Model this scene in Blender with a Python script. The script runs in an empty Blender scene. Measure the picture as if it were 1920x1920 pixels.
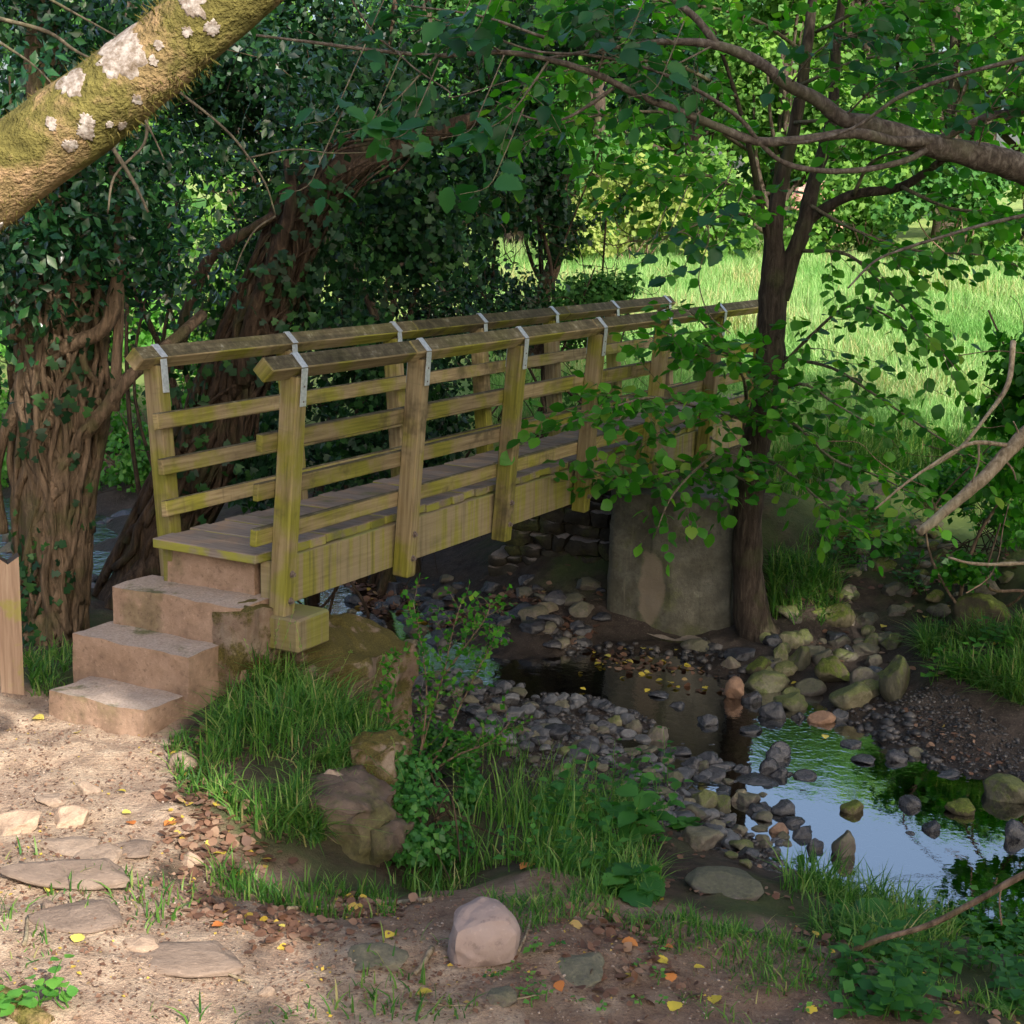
import bpy, math, random
import numpy as np
from mathutils import Vector, Matrix

# ------------------------------------------------------------------ camera, sky, sun, exposure
sc = bpy.context.scene
col = sc.collection
F, PITCH, ROLL, EYE = 2882.0, 0.1949, 0.0256, 1.8576      # focal length in 1920ths, tilt down, roll, eye height over the deck


def ray(px, py):
    x = (px - 960.0) / F
    y = -(py - 960.0) / F
    c, s = math.cos(ROLL), math.sin(ROLL)
    x, y = c * x - s * y, s * x + c * y
    return np.array([x, math.cos(PITCH) + y * math.sin(PITCH), -math.sin(PITCH) + y * math.cos(PITCH)])


CAM = np.array([0.0, 0.0, EYE])
fwd = Vector(ray(960, 960)).normalized()
rgt = Vector(ray(961, 960) - ray(960, 960)).normalized()
upv = rgt.cross(fwd)
cam_d = bpy.data.cameras.new('camera')
cam = bpy.data.objects.new('camera', cam_d)
col.objects.link(cam)
M = Matrix((rgt, upv, -fwd)).transposed().to_4x4()
M.translation = Vector(CAM)
cam.matrix_world = M
cam_d.sensor_width = 36.0
cam_d.lens = 36.0 * F / 1920.0
cam_d.clip_start = 0.05
cam_d.clip_end = 3000.0
sc.camera = cam

SUN_EL = math.radians(33)
SUN_H = np.array([0.46, -0.888])
SUN_H = SUN_H / np.linalg.norm(SUN_H)
SUN = np.array([SUN_H[0] * math.cos(SUN_EL), SUN_H[1] * math.cos(SUN_EL), math.sin(SUN_EL)])
world = bpy.data.worlds.new('World')
sc.world = world
world.use_nodes = True
wn = world.node_tree
sky = wn.nodes.new('ShaderNodeTexSky')
sky.sky_type = 'NISHITA'
sky.sun_disc = False
sky.sun_elevation = SUN_EL
sky.sun_rotation = math.atan2(SUN_H[0], SUN_H[1])
sky.air_density = 1.0
sky.dust_density = 5.0
wn.links.new(sky.outputs[0], wn.nodes['Background'].inputs['Color'])
wn.nodes['Background'].inputs['Strength'].default_value = 0.13
sun_d = bpy.data.lights.new('sun', 'SUN')
sun_d.energy = 3.9
sun_d.angle = math.radians(0.5)
sun_d.color = (1.0, 0.93, 0.83)
sun_o = bpy.data.objects.new('sun', sun_d)
sun_o.rotation_euler = Vector(SUN).to_track_quat('Z', 'Y').to_euler()
sun_o.location = (10, -20, 30)
col.objects.link(sun_o)
vs = sc.view_settings
vs.view_transform = 'Standard'
vs.look = 'None'
vs.gamma = 1.0
vs.use_curve_mapping = False
vs.exposure = 1.16
cy = sc.cycles
cy.max_bounces = 6
cy.diffuse_bounces = 2
cy.glossy_bounces = 3
cy.transmission_bounces = 3
cy.transparent_max_bounces = 8
cy.caustics_reflective = False
cy.caustics_refractive = False
cy.use_denoising = True
cy.sample_clamp_indirect = 6.0

rng = np.random.default_rng(7)
random.seed(7)


# ------------------------------------------------------------------ small maths helpers
def at_z(px, py, z):
    d = ray(px, py)
    return CAM + d * ((z - EYE) / d[2])


def at_y(px, py, Y):
    d = ray(px, py)
    return CAM + d * (Y / d[1])


def proj(P):
    P = np.atleast_2d(P) - CAM
    Z = P[:, 1] * math.cos(PITCH) - P[:, 2] * math.sin(PITCH)
    y = P[:, 1] * math.sin(PITCH) + P[:, 2] * math.cos(PITCH)
    Zs = np.where(Z > 0.05, Z, 0.05)
    x, y = P[:, 0] / Zs, y / Zs
    c, s = math.cos(ROLL), math.sin(ROLL)
    x, y = c * x + s * y, -s * x + c * y
    return 960 + F * x, 960 - F * y, Z


AZ = 0.4868
U = np.array([math.sin(AZ), math.cos(AZ), 0.0])           # along the bridge
V = np.array([U[1], -U[0], 0.0])                          # to its right
ZU = np.array([0.0, 0.0, 1.0])


def bp(a, b, z):
    return U * a + V * b + ZU * z


def hash3(i, j, k, seed):
    n = (i * 374761393 + j * 668265263 + k * 1274126177 + seed * 974711) & 0xffffffff
    n = ((n ^ (n >> 13)) * 1274126177) & 0xffffffff
    n = n ^ (n >> 16)
    return (n & 0xffff) / 65535.0


def vnoise(P, scale=1.0, seed=0):
    P = np.asarray(P, float) * scale
    if P.shape[1] == 2:
        P = np.concatenate([P, np.zeros((len(P), 1))], 1)
    I = np.floor(P).astype(np.int64)
    f = P - I
    f = f * f * (3 - 2 * f)
    r = 0
    for dx in (0, 1):
        for dy in (0, 1):
            for dz in (0, 1):
                w = (f[:, 0] if dx else 1 - f[:, 0]) * (f[:, 1] if dy else 1 - f[:, 1]) * (f[:, 2] if dz else 1 - f[:, 2])
                r = r + w * hash3(I[:, 0] + dx, I[:, 1] + dy, I[:, 2] + dz, seed)
    return r * 2 - 1


def fbm(P, scale, octs=4, seed=0, gain=0.5):
    r, a = 0, 1.0
    for o in range(octs):
        r = r + a * vnoise(P, scale * 2 ** o, seed + o * 17)
        a *= gain
    return r


def inpoly(x, y, poly):
    x = np.asarray(x, float); y = np.asarray(y, float)
    res = np.zeros(x.shape, bool)
    n = len(poly)
    for i in range(n):
        x1, y1 = poly[i]
        x2, y2 = poly[(i + 1) % n]
        c = ((y1 > y) != (y2 > y)) & (x < (x2 - x1) * (y - y1) / ((y2 - y1) + 1e-12) + x1)
        res ^= c
    return res


def unit(a):
    a = np.asarray(a, float)
    return a / (np.linalg.norm(a, axis=-1, keepdims=True) + 1e-9)


def catmull(P, n=8):
    P = np.asarray(P, float)
    if len(P) < 3:
        t = np.linspace(0, 1, n + 1)[:, None]
        return P[0] * (1 - t) + P[-1] * t
    Q = np.concatenate([[2 * P[0] - P[1]], P, [2 * P[-1] - P[-2]]])
    out = []
    for i in range(1, len(Q) - 2):
        p0, p1, p2, p3 = Q[i - 1:i + 3]
        for t in np.linspace(0, 1, n, endpoint=False):
            out.append(0.5 * ((2 * p1) + (-p0 + p2) * t + (2 * p0 - 5 * p1 + 4 * p2 - p3) * t * t + (-p0 + 3 * p1 - 3 * p2 + p3) * t ** 3))
    out.append(Q[-2])
    return np.array(out)


# ------------------------------------------------------------------ mesh building
class MB:
    """gathers faces and links them as one mesh"""

    def __init__(s):
        s.v, s.f3, s.f4, s.r, s.uv3, s.uv4, s.n = [], [], [], [], [], [], 0

    def add(s, verts, tris=None, quads=None, rnd=0.0, uvt=None, uvq=None):
        verts = np.asarray(verts, np.float32)
        s.v.append(verts)
        r = np.full(len(verts), rnd, np.float32) if np.isscalar(rnd) else np.asarray(rnd, np.float32)
        s.r.append(r)
        if tris is not None and len(tris):
            t = np.asarray(tris, np.int64) + s.n
            s.f3.append(t)
            s.uv3.append(np.zeros((len(t) * 3, 2), np.float32) if uvt is None else np.asarray(uvt, np.float32).reshape(-1, 2))
        if quads is not None and len(quads):
            q = np.asarray(quads, np.int64) + s.n
            s.f4.append(q)
            s.uv4.append(np.zeros((len(q) * 4, 2), np.float32) if uvq is None else np.asarray(uvq, np.float32).reshape(-1, 2))
        s.n += len(verts)

    def build(s, name, mat, parent=None, smooth=True, uv=False):
        me = bpy.data.meshes.new(name)
        v = np.concatenate(s.v)
        f3 = np.concatenate(s.f3) if s.f3 else np.zeros((0, 3), np.int64)
        f4 = np.concatenate(s.f4) if s.f4 else np.zeros((0, 4), np.int64)
        me.vertices.add(len(v))
        me.vertices.foreach_set('co', v.ravel())
        li = np.concatenate([f3.ravel(), f4.ravel()]).astype(np.int32)
        me.loops.add(len(li))
        me.loops.foreach_set('vertex_index', li)
        nf = len(f3) + len(f4)
        me.polygons.add(nf)
        ls = np.concatenate([np.arange(len(f3)) * 3, len(f3) * 3 + np.arange(len(f4)) * 4]).astype(np.int32)
        me.polygons.foreach_set('loop_start', ls)
        me.polygons.foreach_set('use_smooth', np.full(nf, smooth, bool))
        me.update(calc_edges=True)
        a = me.attributes.new('rnd', 'FLOAT', 'POINT')
        a.data.foreach_set('value', np.concatenate(s.r))
        if uv:
            ul = me.uv_layers.new(name='UVMap')
            u = np.concatenate(([*s.uv3] if s.f3 else []) + ([*s.uv4] if s.f4 else []))
            ul.data.foreach_set('uv', u.ravel())
        me.materials.append(mat)
        o = bpy.data.objects.new(name, me)
        col.objects.link(o)
        if parent is not None:
            o.parent = parent
            o.matrix_parent_inverse = Matrix.Translation(-parent.location) if parent.type == 'EMPTY' else Matrix()
        return o


def tag(o, label=None, cat=None, group=None, kind=None):
    if label: o['label'] = label
    if cat: o['category'] = cat
    if group: o['group'] = group
    if kind: o['kind'] = kind
    return o


def thing(name, loc, label, cat, group=None):
    o = bpy.data.objects.new(name, None)
    o.empty_display_size = 0.2
    o.location = Vector([float(q) for q in loc])
    col.objects.link(o)
    return tag(o, label, cat, group)


def obox(mb, c, ax, h, b=0.006, rnd=None, wob=0.0):
    """chamfered box: centre, three unit axes, half sizes; uv runs along its longest axis in metres"""
    c = np.asarray(c, float); ax = np.asarray(ax, float); h = np.asarray(h, float)
    rnd = random.random() if rnd is None else rnd
    L = int(np.argmax(h))
    W = [k for k in range(3) if k != L]
    verts, key = [], {}
    for a in range(3):
        o1, o2 = [k for k in range(3) if k != a]
        for s in (-1, 1):
            for t1 in (-1, 1):
                for t2 in (-1, 1):
                    p = np.zeros(3)
                    p[a] = s * h[a]; p[o1] = t1 * (h[o1] - b); p[o2] = t2 * (h[o2] - b)
                    sg = [0, 0, 0]; sg[a] = s; sg[o1] = t1; sg[o2] = t2
                    key[(a, tuple(sg))] = len(verts)
                    verts.append(p)
    verts = np.array(verts)
    quads, tris, uq, ut = [], [], [], []

    def face(ids, n_hint, a):
        pts = verts[ids]
        n = np.cross(pts[1] - pts[0], pts[2] - pts[0])
        if n @ n_hint < 0:
            ids = ids[::-1]
        k = W[1] if a == W[0] else W[0]
        if a == L:
            uvs = [(verts[i][W[0]] * 1.0 + 50, verts[i][W[1]]) for i in ids]
        else:
            uvs = [(verts[i][L], verts[i][k] + (0.7 if a == W[0] else 0)) for i in ids]
        if len(ids) == 4:
            quads.append(ids); uq.extend(uvs)
        else:
            tris.append(ids); ut.extend(uvs)

    for a in range(3):
        o1, o2 = [k for k in range(3) if k != a]
        for s in (-1, 1):
            ids = []
            for t1, t2 in ((-1, -1), (1, -1), (1, 1), (-1, 1)):
                sg = [0, 0, 0]; sg[a] = s; sg[o1] = t1; sg[o2] = t2
                ids.append(key[(a, tuple(sg))])
            n = np.zeros(3); n[a] = s
            face(ids, n, a)
    for a in range(3):
        for bb in range(a + 1, 3):
            cc = 3 - a - bb
            for s in (-1, 1):
                for t in (-1, 1):
                    def k(f, q):
                        sg = [0, 0, 0]; sg[a] = s; sg[bb] = t; sg[cc] = q
                        return key[(f, tuple(sg))]
                    n = np.zeros(3); n[a] = s; n[bb] = t
                    face([k(a, -1), k(a, 1), k(bb, 1), k(bb, -1)], n, a if a != L else bb)
    for sg in [(i, j, k) for i in (-1, 1) for j in (-1, 1) for k in (-1, 1)]:
        face([key[(0, sg)], key[(1, sg)], key[(2, sg)]], np.array(sg, float), W[0])
    if wob:
        verts = verts + rng.normal(0, wob, (8, 3))[[((s[0] > 0) * 4 + (s[1] > 0) * 2 + (s[2] > 0)) for (_, s) in sorted(key, key=lambda q: key[q])]]
    uo = np.array([rnd * 37.0, rnd * 11.0])
    mb.add(c + verts @ ax, tris, quads, rnd, np.array(ut) + uo, np.array(uq) + uo)


def tube(mb, P, R, seg=8, rnd=0.0, rough=0.0, cap=True, rs=8.0):
    P = np.asarray(P, float)
    n = len(P)
    R = np.broadcast_to(np.asarray(R, float), (n,)) if np.ndim(R) else np.full(n, R)
    T = unit(np.gradient(P, axis=0))
    ref = np.array([0.31, 0.17, 0.93]) if abs(T[0] @ np.array([0.31, 0.17, 0.93])) < 0.9 else np.array([0.9, 0.3, 0.1])
    N = np.zeros((n, 3))
    a = unit(np.cross(T[0], ref))
    for i in range(n):
        a = unit(a - T[i] * (a @ T[i]))
        N[i] = a
    B = np.cross(T, N)
    th = np.linspace(0, 2 * math.pi, seg, endpoint=False)
    C = np.cos(th)[None, :, None]; S = np.sin(th)[None, :, None]
    D = N[:, None, :] * C + B[:, None, :] * S
    X = P[:, None, :] + D * R[:, None, None]
    if rough:
        q = fbm(X.reshape(-1, 3), rs, 3, 5).reshape(n, seg, 1)
        X = X + D * (q * rough * R[:, None, None])
    X = X.reshape(-1, 3)
    i = np.arange(n - 1)[:, None] * seg
    j = np.arange(seg)[None, :]
    j2 = (j + 1) % seg
    Q = np.stack([i + j, i + j2, i + seg + j2, i + seg + j], -1).reshape(-1, 4)
    tr = []
    if cap:
        X = np.concatenate([X, P[[0, -1]]])
        a0, a1 = n * seg, n * seg + 1
        jj = np.arange(seg)
        tr = np.concatenate([np.stack([np.full(seg, a0), (jj + 1) % seg, jj], 1),
                             np.stack([np.full(seg, a1), (n - 1) * seg + jj, (n - 1) * seg + (jj + 1) % seg], 1)])
    mb.add(X, tr, Q, rnd)


LEAF_FULL = dict(
    v=np.array([(0, 0, 0), (0, .38, .03), (0, .72, .02), (0, 1, -.06), (-.30, .25, .05), (-.37, .55, .06), (-.2, .84, .0), (.30, .25, .05), (.37, .55, .06), (.2, .84, .0)]),
    t=np.array([(0, 1, 4), (0, 7, 1), (2, 3, 6), (2, 9, 3)]), q=np.array([(4, 1, 2, 5), (1, 7, 8, 2), (5, 2, 2, 6), (2, 8, 9, 2)][:2]),
    t2=np.array([(5, 2, 6), (2, 8, 9)]))
LEAF_MID = dict(v=np.array([(0, 0, 0), (-.33, .45, .07), (0, .5, 0), (.33, .45, .07), (0, 1, -.08)]), t=np.array([(0, 2, 1), (0, 3, 2), (1, 2, 4), (2, 3, 4)]))
LEAF_LOW = dict(v=np.array([(0, 0, 0), (-.36, .5, .06), (.36, .5, .06), (0, 1, 0)]), t=np.array([(0, 2, 1), (1, 2, 3)]))
LEAF_IVY = dict(v=np.array([(0, 0, 0), (-.5, .1, 0), (-.22, .4, .03), (-.42, .6, .0), (0, 1, -.04), (.42, .6, .0), (.22, .4, .03), (.5, .1, 0), (0, .4, .03)]),
                t=np.array([(0, 8, 1), (1, 8, 2), (2, 8, 3), (3, 8, 4), (4, 8, 5), (5, 8, 6), (6, 8, 7), (7, 8, 0)])[:, ::-1])


def _big():
    n_ = 11
    t = np.linspace(0, 1, n_)
    w = .40 * np.sin(np.pi * t ** .82) ** .8
    w = w * (1 + np.where(np.arange(n_) % 2, .13, -.07)); w[0] = w[-1] = .004
    z0 = -.16 * t ** 2 + .02
    v = np.concatenate([np.stack([0 * t, t, z0], 1), np.stack([-w, t + .03, z0 + .28 * w + .02 * np.sin(t * 9)], 1), np.stack([w, t + .03, z0 + .24 * w - .02 * np.sin(t * 8)], 1)])
    q = [(n_ + i, i, i + 1, n_ + i + 1) for i in range(n_ - 1)] + [(i, 2 * n_ + i, 2 * n_ + i + 1, i + 1) for i in range(n_ - 1)]
    return dict(v=v, q=np.array(q), t=np.zeros((0, 3), int), t2=np.zeros((0, 3), int))


LEAF_BIG = _big()


def leaves(mb, P, D, Nn, L, kind='mid', wid=1.0, rnd=None):
    """leaf blades at P pointing along D with face normal about Nn, length L"""
    P = np.asarray(P, float)
    n = len(P)
    if n == 0:
        return
    D = unit(D)
    X = unit(np.cross(D, Nn))
    Z = np.cross(X, D)
    L = np.broadcast_to(np.asarray(L, float), (n,))
    t = {'big': LEAF_BIG, 'full': LEAF_FULL, 'mid': LEAF_MID, 'low': LEAF_LOW, 'ivy': LEAF_IVY}[kind]
    tv = t['v'] * np.array([wid, 1, 1])
    m = len(tv)
    W = (P[:, None, :] + L[:, None, None] * (tv[None, :, 0, None] * X[:, None] + tv[None, :, 1, None] * D[:, None] + tv[None, :, 2, None] * Z[:, None])).reshape(-1, 3)
    off = (np.arange(n) * m)[:, None, None]
    r = np.repeat(rng.random(n) if rnd is None else rnd, m)
    if kind in ('full', 'big'):
        tt = np.concatenate([t['t'], t['t2']])
        mb.add(W, (tt[None] + off).reshape(-1, 3), (t['q'][None] + off).reshape(-1, 4), r)
    else:
        mb.add(W, (t['t'][None] + off).reshape(-1, 3), None, r)


def blades(mb, P, Ht, wd=0.006, lean=0.5, rnd=None, dirs=None):
    """grass blades curving over"""
    n = len(P)
    if n == 0:
        return
    a = rng.random(n) * 2 * math.pi
    d = np.stack([np.cos(a), np.sin(a), np.zeros(n)], 1) if dirs is None else dirs
    side = np.stack([-d[:, 1], d[:, 0], np.zeros(n)], 1)
    tw = rng.normal(0, .6, n)[:, None]
    side = unit(side * np.cos(tw) + d * np.sin(tw))
    ln = np.abs(rng.normal(lean, lean * .5, n))[:, None]
    Ht = np.asarray(Ht)[:, None]
    rows = []
    for t, w in ((0, 1.0), (.35, .9), (.7, .6), (1.0, 0)):
        c = P + Ht * (ZU * (t - .35 * ln * t * t) + d * ln * (t ** 1.8) * .8)
        ww = wd * w * (0.7 + .6 * (Ht / Ht.mean()))
        if w:
            rows += [c - side * ww, c + side * ww]
        else:
            rows += [c]
    W = np.stack(rows, 1).reshape(-1, 3)
    off = (np.arange(n) * 7)[:, None, None]
    q = np.array([(0, 1, 3, 2), (2, 3, 5, 4)])
    t = np.array([(4, 5, 6)])
    r = np.repeat(rng.random(n) if rnd is None else rnd, 7)
    mb.add(W, (t[None] + off).reshape(-1, 3), (q[None] + off).reshape(-1, 4), r)


def rdir(n, up=0.0):
    d = rng.normal(0, 1, (n, 3))
    d = unit(d)
    d[:, 2] += up
    return unit(d)


# ------------------------------------------------------------------ materials
class NT:
    def __init__(s, name):
        s.m = bpy.data.materials.new(name)
        s.m.use_nodes = True
        s.t = s.m.node_tree
        s.t.nodes.clear()
        s.out = s.n('ShaderNodeOutputMaterial')

    def n(s, typ, **kw):
        x = s.t.nodes.new(typ)
        for k, val in kw.items():
            if k.startswith('i_'):
                key = k[2:].replace('_', ' ')
                x.inputs[key].default_value = val
            else:
                setattr(x, k, val)
        return x

    def l(s, a, b):
        s.t.links.new(a, b)

    def ramp(s, fac, stops, interp='LINEAR'):
        r = s.n('ShaderNodeValToRGB')
        r.color_ramp.interpolation = interp
        e = r.color_ramp.elements
        while len(e) < len(stops):
            e.new(0.5)
        for q, (p, c) in zip(e, stops):
            q.position = p
            q.color = (*c, 1) if len(c) == 3 else c
        if fac is not None:
            s.l(fac, r.inputs['Fac'])
        return r.outputs['Color']

    def noise(s, vec, scale, detail=4, rough=.55, dist=0.0):
        x = s.n('ShaderNodeTexNoise')
        x.inputs['Scale'].default_value = scale
        x.inputs['Detail'].default_value = detail
        x.inputs['Roughness'].default_value = rough
        x.inputs['Distortion'].default_value = dist
        if vec is not None:
            s.l(vec, x.inputs['Vector'])
        return x.outputs['Fac']

    def mapping(s, vec, scale=(1, 1, 1), loc=(0, 0, 0), rot=(0, 0, 0)):
        x = s.n('ShaderNodeMapping')
        x.inputs['Scale'].default_value = scale
        x.inputs['Location'].default_value = loc
        x.inputs['Rotation'].default_value = rot
        s.l(vec, x.inputs['Vector'])
        return x.outputs['Vector']

    def mix(s, fac, a, b, mode='MIX'):
        x = s.n('ShaderNodeMix', data_type='RGBA', blend_type=mode)
        for sock, val in ((x.inputs[0], fac), (x.inputs[6], a), (x.inputs[7], b)):
            if hasattr(val, 'links'):
                s.l(val, sock)
            elif isinstance(val, (int, float)):
                sock.default_value = val
            else:
                sock.default_value = (*val, 1)
        return x.outputs[2]

    def math(s, op, a, b=None, clamp=False):
        x = s.n('ShaderNodeMath', operation=op, use_clamp=clamp)
        for sock, val in ((x.inputs[0], a), (x.inputs[1], b)):
            if val is None:
                continue
            if hasattr(val, 'links'):
                s.l(val, sock)
            else:
                sock.default_value = val
        return x.outputs[0]

    def step(s, val, lo, hi):
        x = s.n('ShaderNodeMapRange', interpolation_type='SMOOTHSTEP')
        s.l(val, x.inputs['Value'])
        x.inputs['From Min'].default_value = lo
        x.inputs['From Max'].default_value = hi
        return x.outputs['Result']

    def attr(s, name):
        return s.n('ShaderNodeAttribute', attribute_name=name).outputs['Fac']

    def obj(s):
        return s.n('ShaderNodeTexCoord').outputs['Object']

    def uv(s):
        return s.n('ShaderNodeTexCoord').outputs['UV']

    def nz(s):
        g = s.n('ShaderNodeNewGeometry')
        x = s.n('ShaderNodeSeparateXYZ')
        s.l(g.outputs['Normal'], x.inputs[0])
        return x.outputs['Z']

    def pos(s):
        return s.n('ShaderNodeNewGeometry').outputs['Position']

    def bsdf(s, color, rough=.8, spec=.3, height=None, strength=.4, dist=.01, metallic=0.0):
        p = s.n('ShaderNodeBsdfPrincipled')
        for sock, val in (('Base Color', color), ('Roughness', rough), ('Specular IOR Level', spec), ('Metallic', metallic)):
            if hasattr(val, 'links'):
                s.l(val, p.inputs[sock])
            elif isinstance(val, (int, float)):
                p.inputs[sock].default_value = val
            else:
                p.inputs[sock].default_value = (*val, 1)
        if height is not None:
            b = s.n('ShaderNodeBump')
            b.inputs['Strength'].default_value = strength
            b.inputs['Distance'].default_value = dist
            s.l(height, b.inputs['Height'])
            s.l(b.outputs['Normal'], p.inputs['Normal'])
        return p

    def done(s, sh):
        s.l(sh.outputs[0] if hasattr(sh, 'outputs') else sh, s.out.inputs['Surface'])
        return s.m


def leaf_mat(name, c1, c2, c3=None, trans=.45, rough=.42, spec=.35, tint=(1.0, 1.5, .45), odd=None):
    m = NT(name)
    r = m.attr('rnd')
    stops = [(0, c1), (.6, c2), (1, c3 or c2)]
    if odd:
        stops = [(0, c1), (.55, c2), (.94, c3 or c2), (.975, odd)]
    c = m.ramp(r, stops)
    n = m.noise(m.obj(), 3.0, 2)
    c = m.mix(m.math('MULTIPLY', n, .5), c, m.mix(1.0, c, (.55, .7, .55), 'MULTIPLY'))
    p = m.bsdf(c, rough, spec)
    t = m.n('ShaderNodeBsdfTranslucent')
    tc = m.mix(1.0, c, tint, 'MULTIPLY')
    m.l(tc, t.inputs['Color'])
    x = m.n('ShaderNodeMixShader')
    x.inputs[0].default_value = trans
    m.l(p.outputs[0], x.inputs[1]); m.l(t.outputs[0], x.inputs[2])
    return m.done(x)


MT = {}
MT['leaf_hazel'] = leaf_mat('leaf_hazel', (.028, .13, .015), (.06, .23, .02), (.13, .36, .03), .55, odd=(.22, .36, .04))
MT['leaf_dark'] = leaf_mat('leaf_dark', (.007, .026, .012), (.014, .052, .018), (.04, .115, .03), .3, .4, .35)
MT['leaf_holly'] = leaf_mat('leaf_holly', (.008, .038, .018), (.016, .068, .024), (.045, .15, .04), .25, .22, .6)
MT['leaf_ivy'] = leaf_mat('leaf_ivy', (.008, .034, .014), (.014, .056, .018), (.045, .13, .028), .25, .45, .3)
MT['leaf_far'] = leaf_mat('leaf_far', (.07, .17, .035), (.12, .25, .045), (.19, .33, .06), .4, .6, .2)
MT['leaf_pale'] = leaf_mat('leaf_pale', (.20, .27, .07), (.28, .34, .09), (.36, .38, .13), .4, .6, .2)
MT['leaf_teal'] = leaf_mat('leaf_teal', (.012, .07, .022), (.022, .11, .03), (.05, .17, .04), .4)
MT['leaf_herb'] = leaf_mat('leaf_herb', (.03, .13, .03), (.055, .19, .035), (.10, .27, .045), .45)
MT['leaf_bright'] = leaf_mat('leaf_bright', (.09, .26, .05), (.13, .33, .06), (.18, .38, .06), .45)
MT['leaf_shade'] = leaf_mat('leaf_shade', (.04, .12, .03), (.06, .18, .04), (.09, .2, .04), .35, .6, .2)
MT['grass'] = leaf_mat('grass', (.035, .13, .025), (.10, .24, .04), (.22, .33, .08), .45, .45, .3, (1, 1.3, .5), (.40, .34, .16))
MT['grass_meadow'] = leaf_mat('grass_meadow', (.14, .33, .085), (.25, .43, .14), (.41, .52, .25), .4, .6, .2, (1, 1.2, .5), (.45, .42, .2))
MT['litter'] = leaf_mat('litter', (.10, .05, .035), (.20, .10, .065), (.32, .20, .14), .15, .6, .3, (1, .8, .6), (.55, .38, .06))


def bark_mat(name, c1, c2, moss=(.08, .10, .02), mossa=.4, zs=.25, scale=22., bump=.8, dist=.03):
    m = NT(name)
    o = m.obj()
    mp = m.mapping(o, (1, 1, zs))
    a = m.noise(mp, scale, 6, .65, .6)
    b = m.noise(o, 4.0, 4)
    c = m.ramp(a, [(.3, tuple(k * .35 for k in c1)), (.5, c1), (.72, c2)])
    f = m.step(b, .5, .66)
    c = m.mix(m.math('MULTIPLY', f, mossa), c, moss)
    d = m.noise(o, 60., 3)
    h = m.math('ADD', a, m.math('MULTIPLY', d, .25))
    return m.done(m.bsdf(c, .88, .15, h, bump, dist))


MT['bark_main'] = bark_mat('bark_main', (.05, .038, .03), (.105, .082, .064), (.06, .075, .025), .35, .18, 30.)
MT['bark_limb'] = bark_mat('bark_limb', (.10, .08, .065), (.23, .20, .165), (.12, .125, .07), .45, .6, 34., .5, .012)
MT['bark_ivy'] = bark_mat('bark_ivy', (.12, .085, .055), (.24, .165, .11), (.07, .075, .025), .5, .16, 26., 1., .03)
MT['bark_dark'] = bark_mat('bark_dark', (.05, .034, .023), (.12, .08, .052), (.04, .05, .018), .5, .16, 26., 1., .03)  # near-black copy of the ivy bark, shade put into the colour
MT['bark_stem'] = bark_mat('bark_stem', (.14, .095, .065), (.26, .18, .13), (.08, .085, .03), .35, .3, 36., .5, .01)
MT['bark_dead'] = bark_mat('bark_dead', (.22, .17, .11), (.36, .30, .22), (.3, .3, .2), .35, .4, 40., .6, .01)
MT['twig'] = bark_mat('twig', (.12, .10, .07), (.22, .19, .13), (.14, .15, .06), .4, .5, 40., .3, .004)


def moss_bark():
    m = NT('mossy_bark')
    o = m.obj()
    a = m.noise(o, 7.0, 6, .6, .3)
    b = m.noise(m.mapping(o, loc=(3, 1, 7)), 26., 5, .65)
    c = m.ramp(b, [(.25, (.07, .05, .025)), (.45, (.20, .145, .07)), (.6, (.27, .18, .10)), (.8, (.36, .27, .18))])
    g = m.ramp(b, [(.3, (.055, .05, .015)), (.7, (.165, .145, .045))])
    c = m.mix(m.step(a, .42, .55), c, g)
    h = m.math('ADD', b, m.math('MULTIPLY', m.noise(o, 120., 3), .5))
    return m.done(m.bsdf(c, .95, .1, h, .9, .02))


MT['mossy_bark'] = moss_bark()


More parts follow.
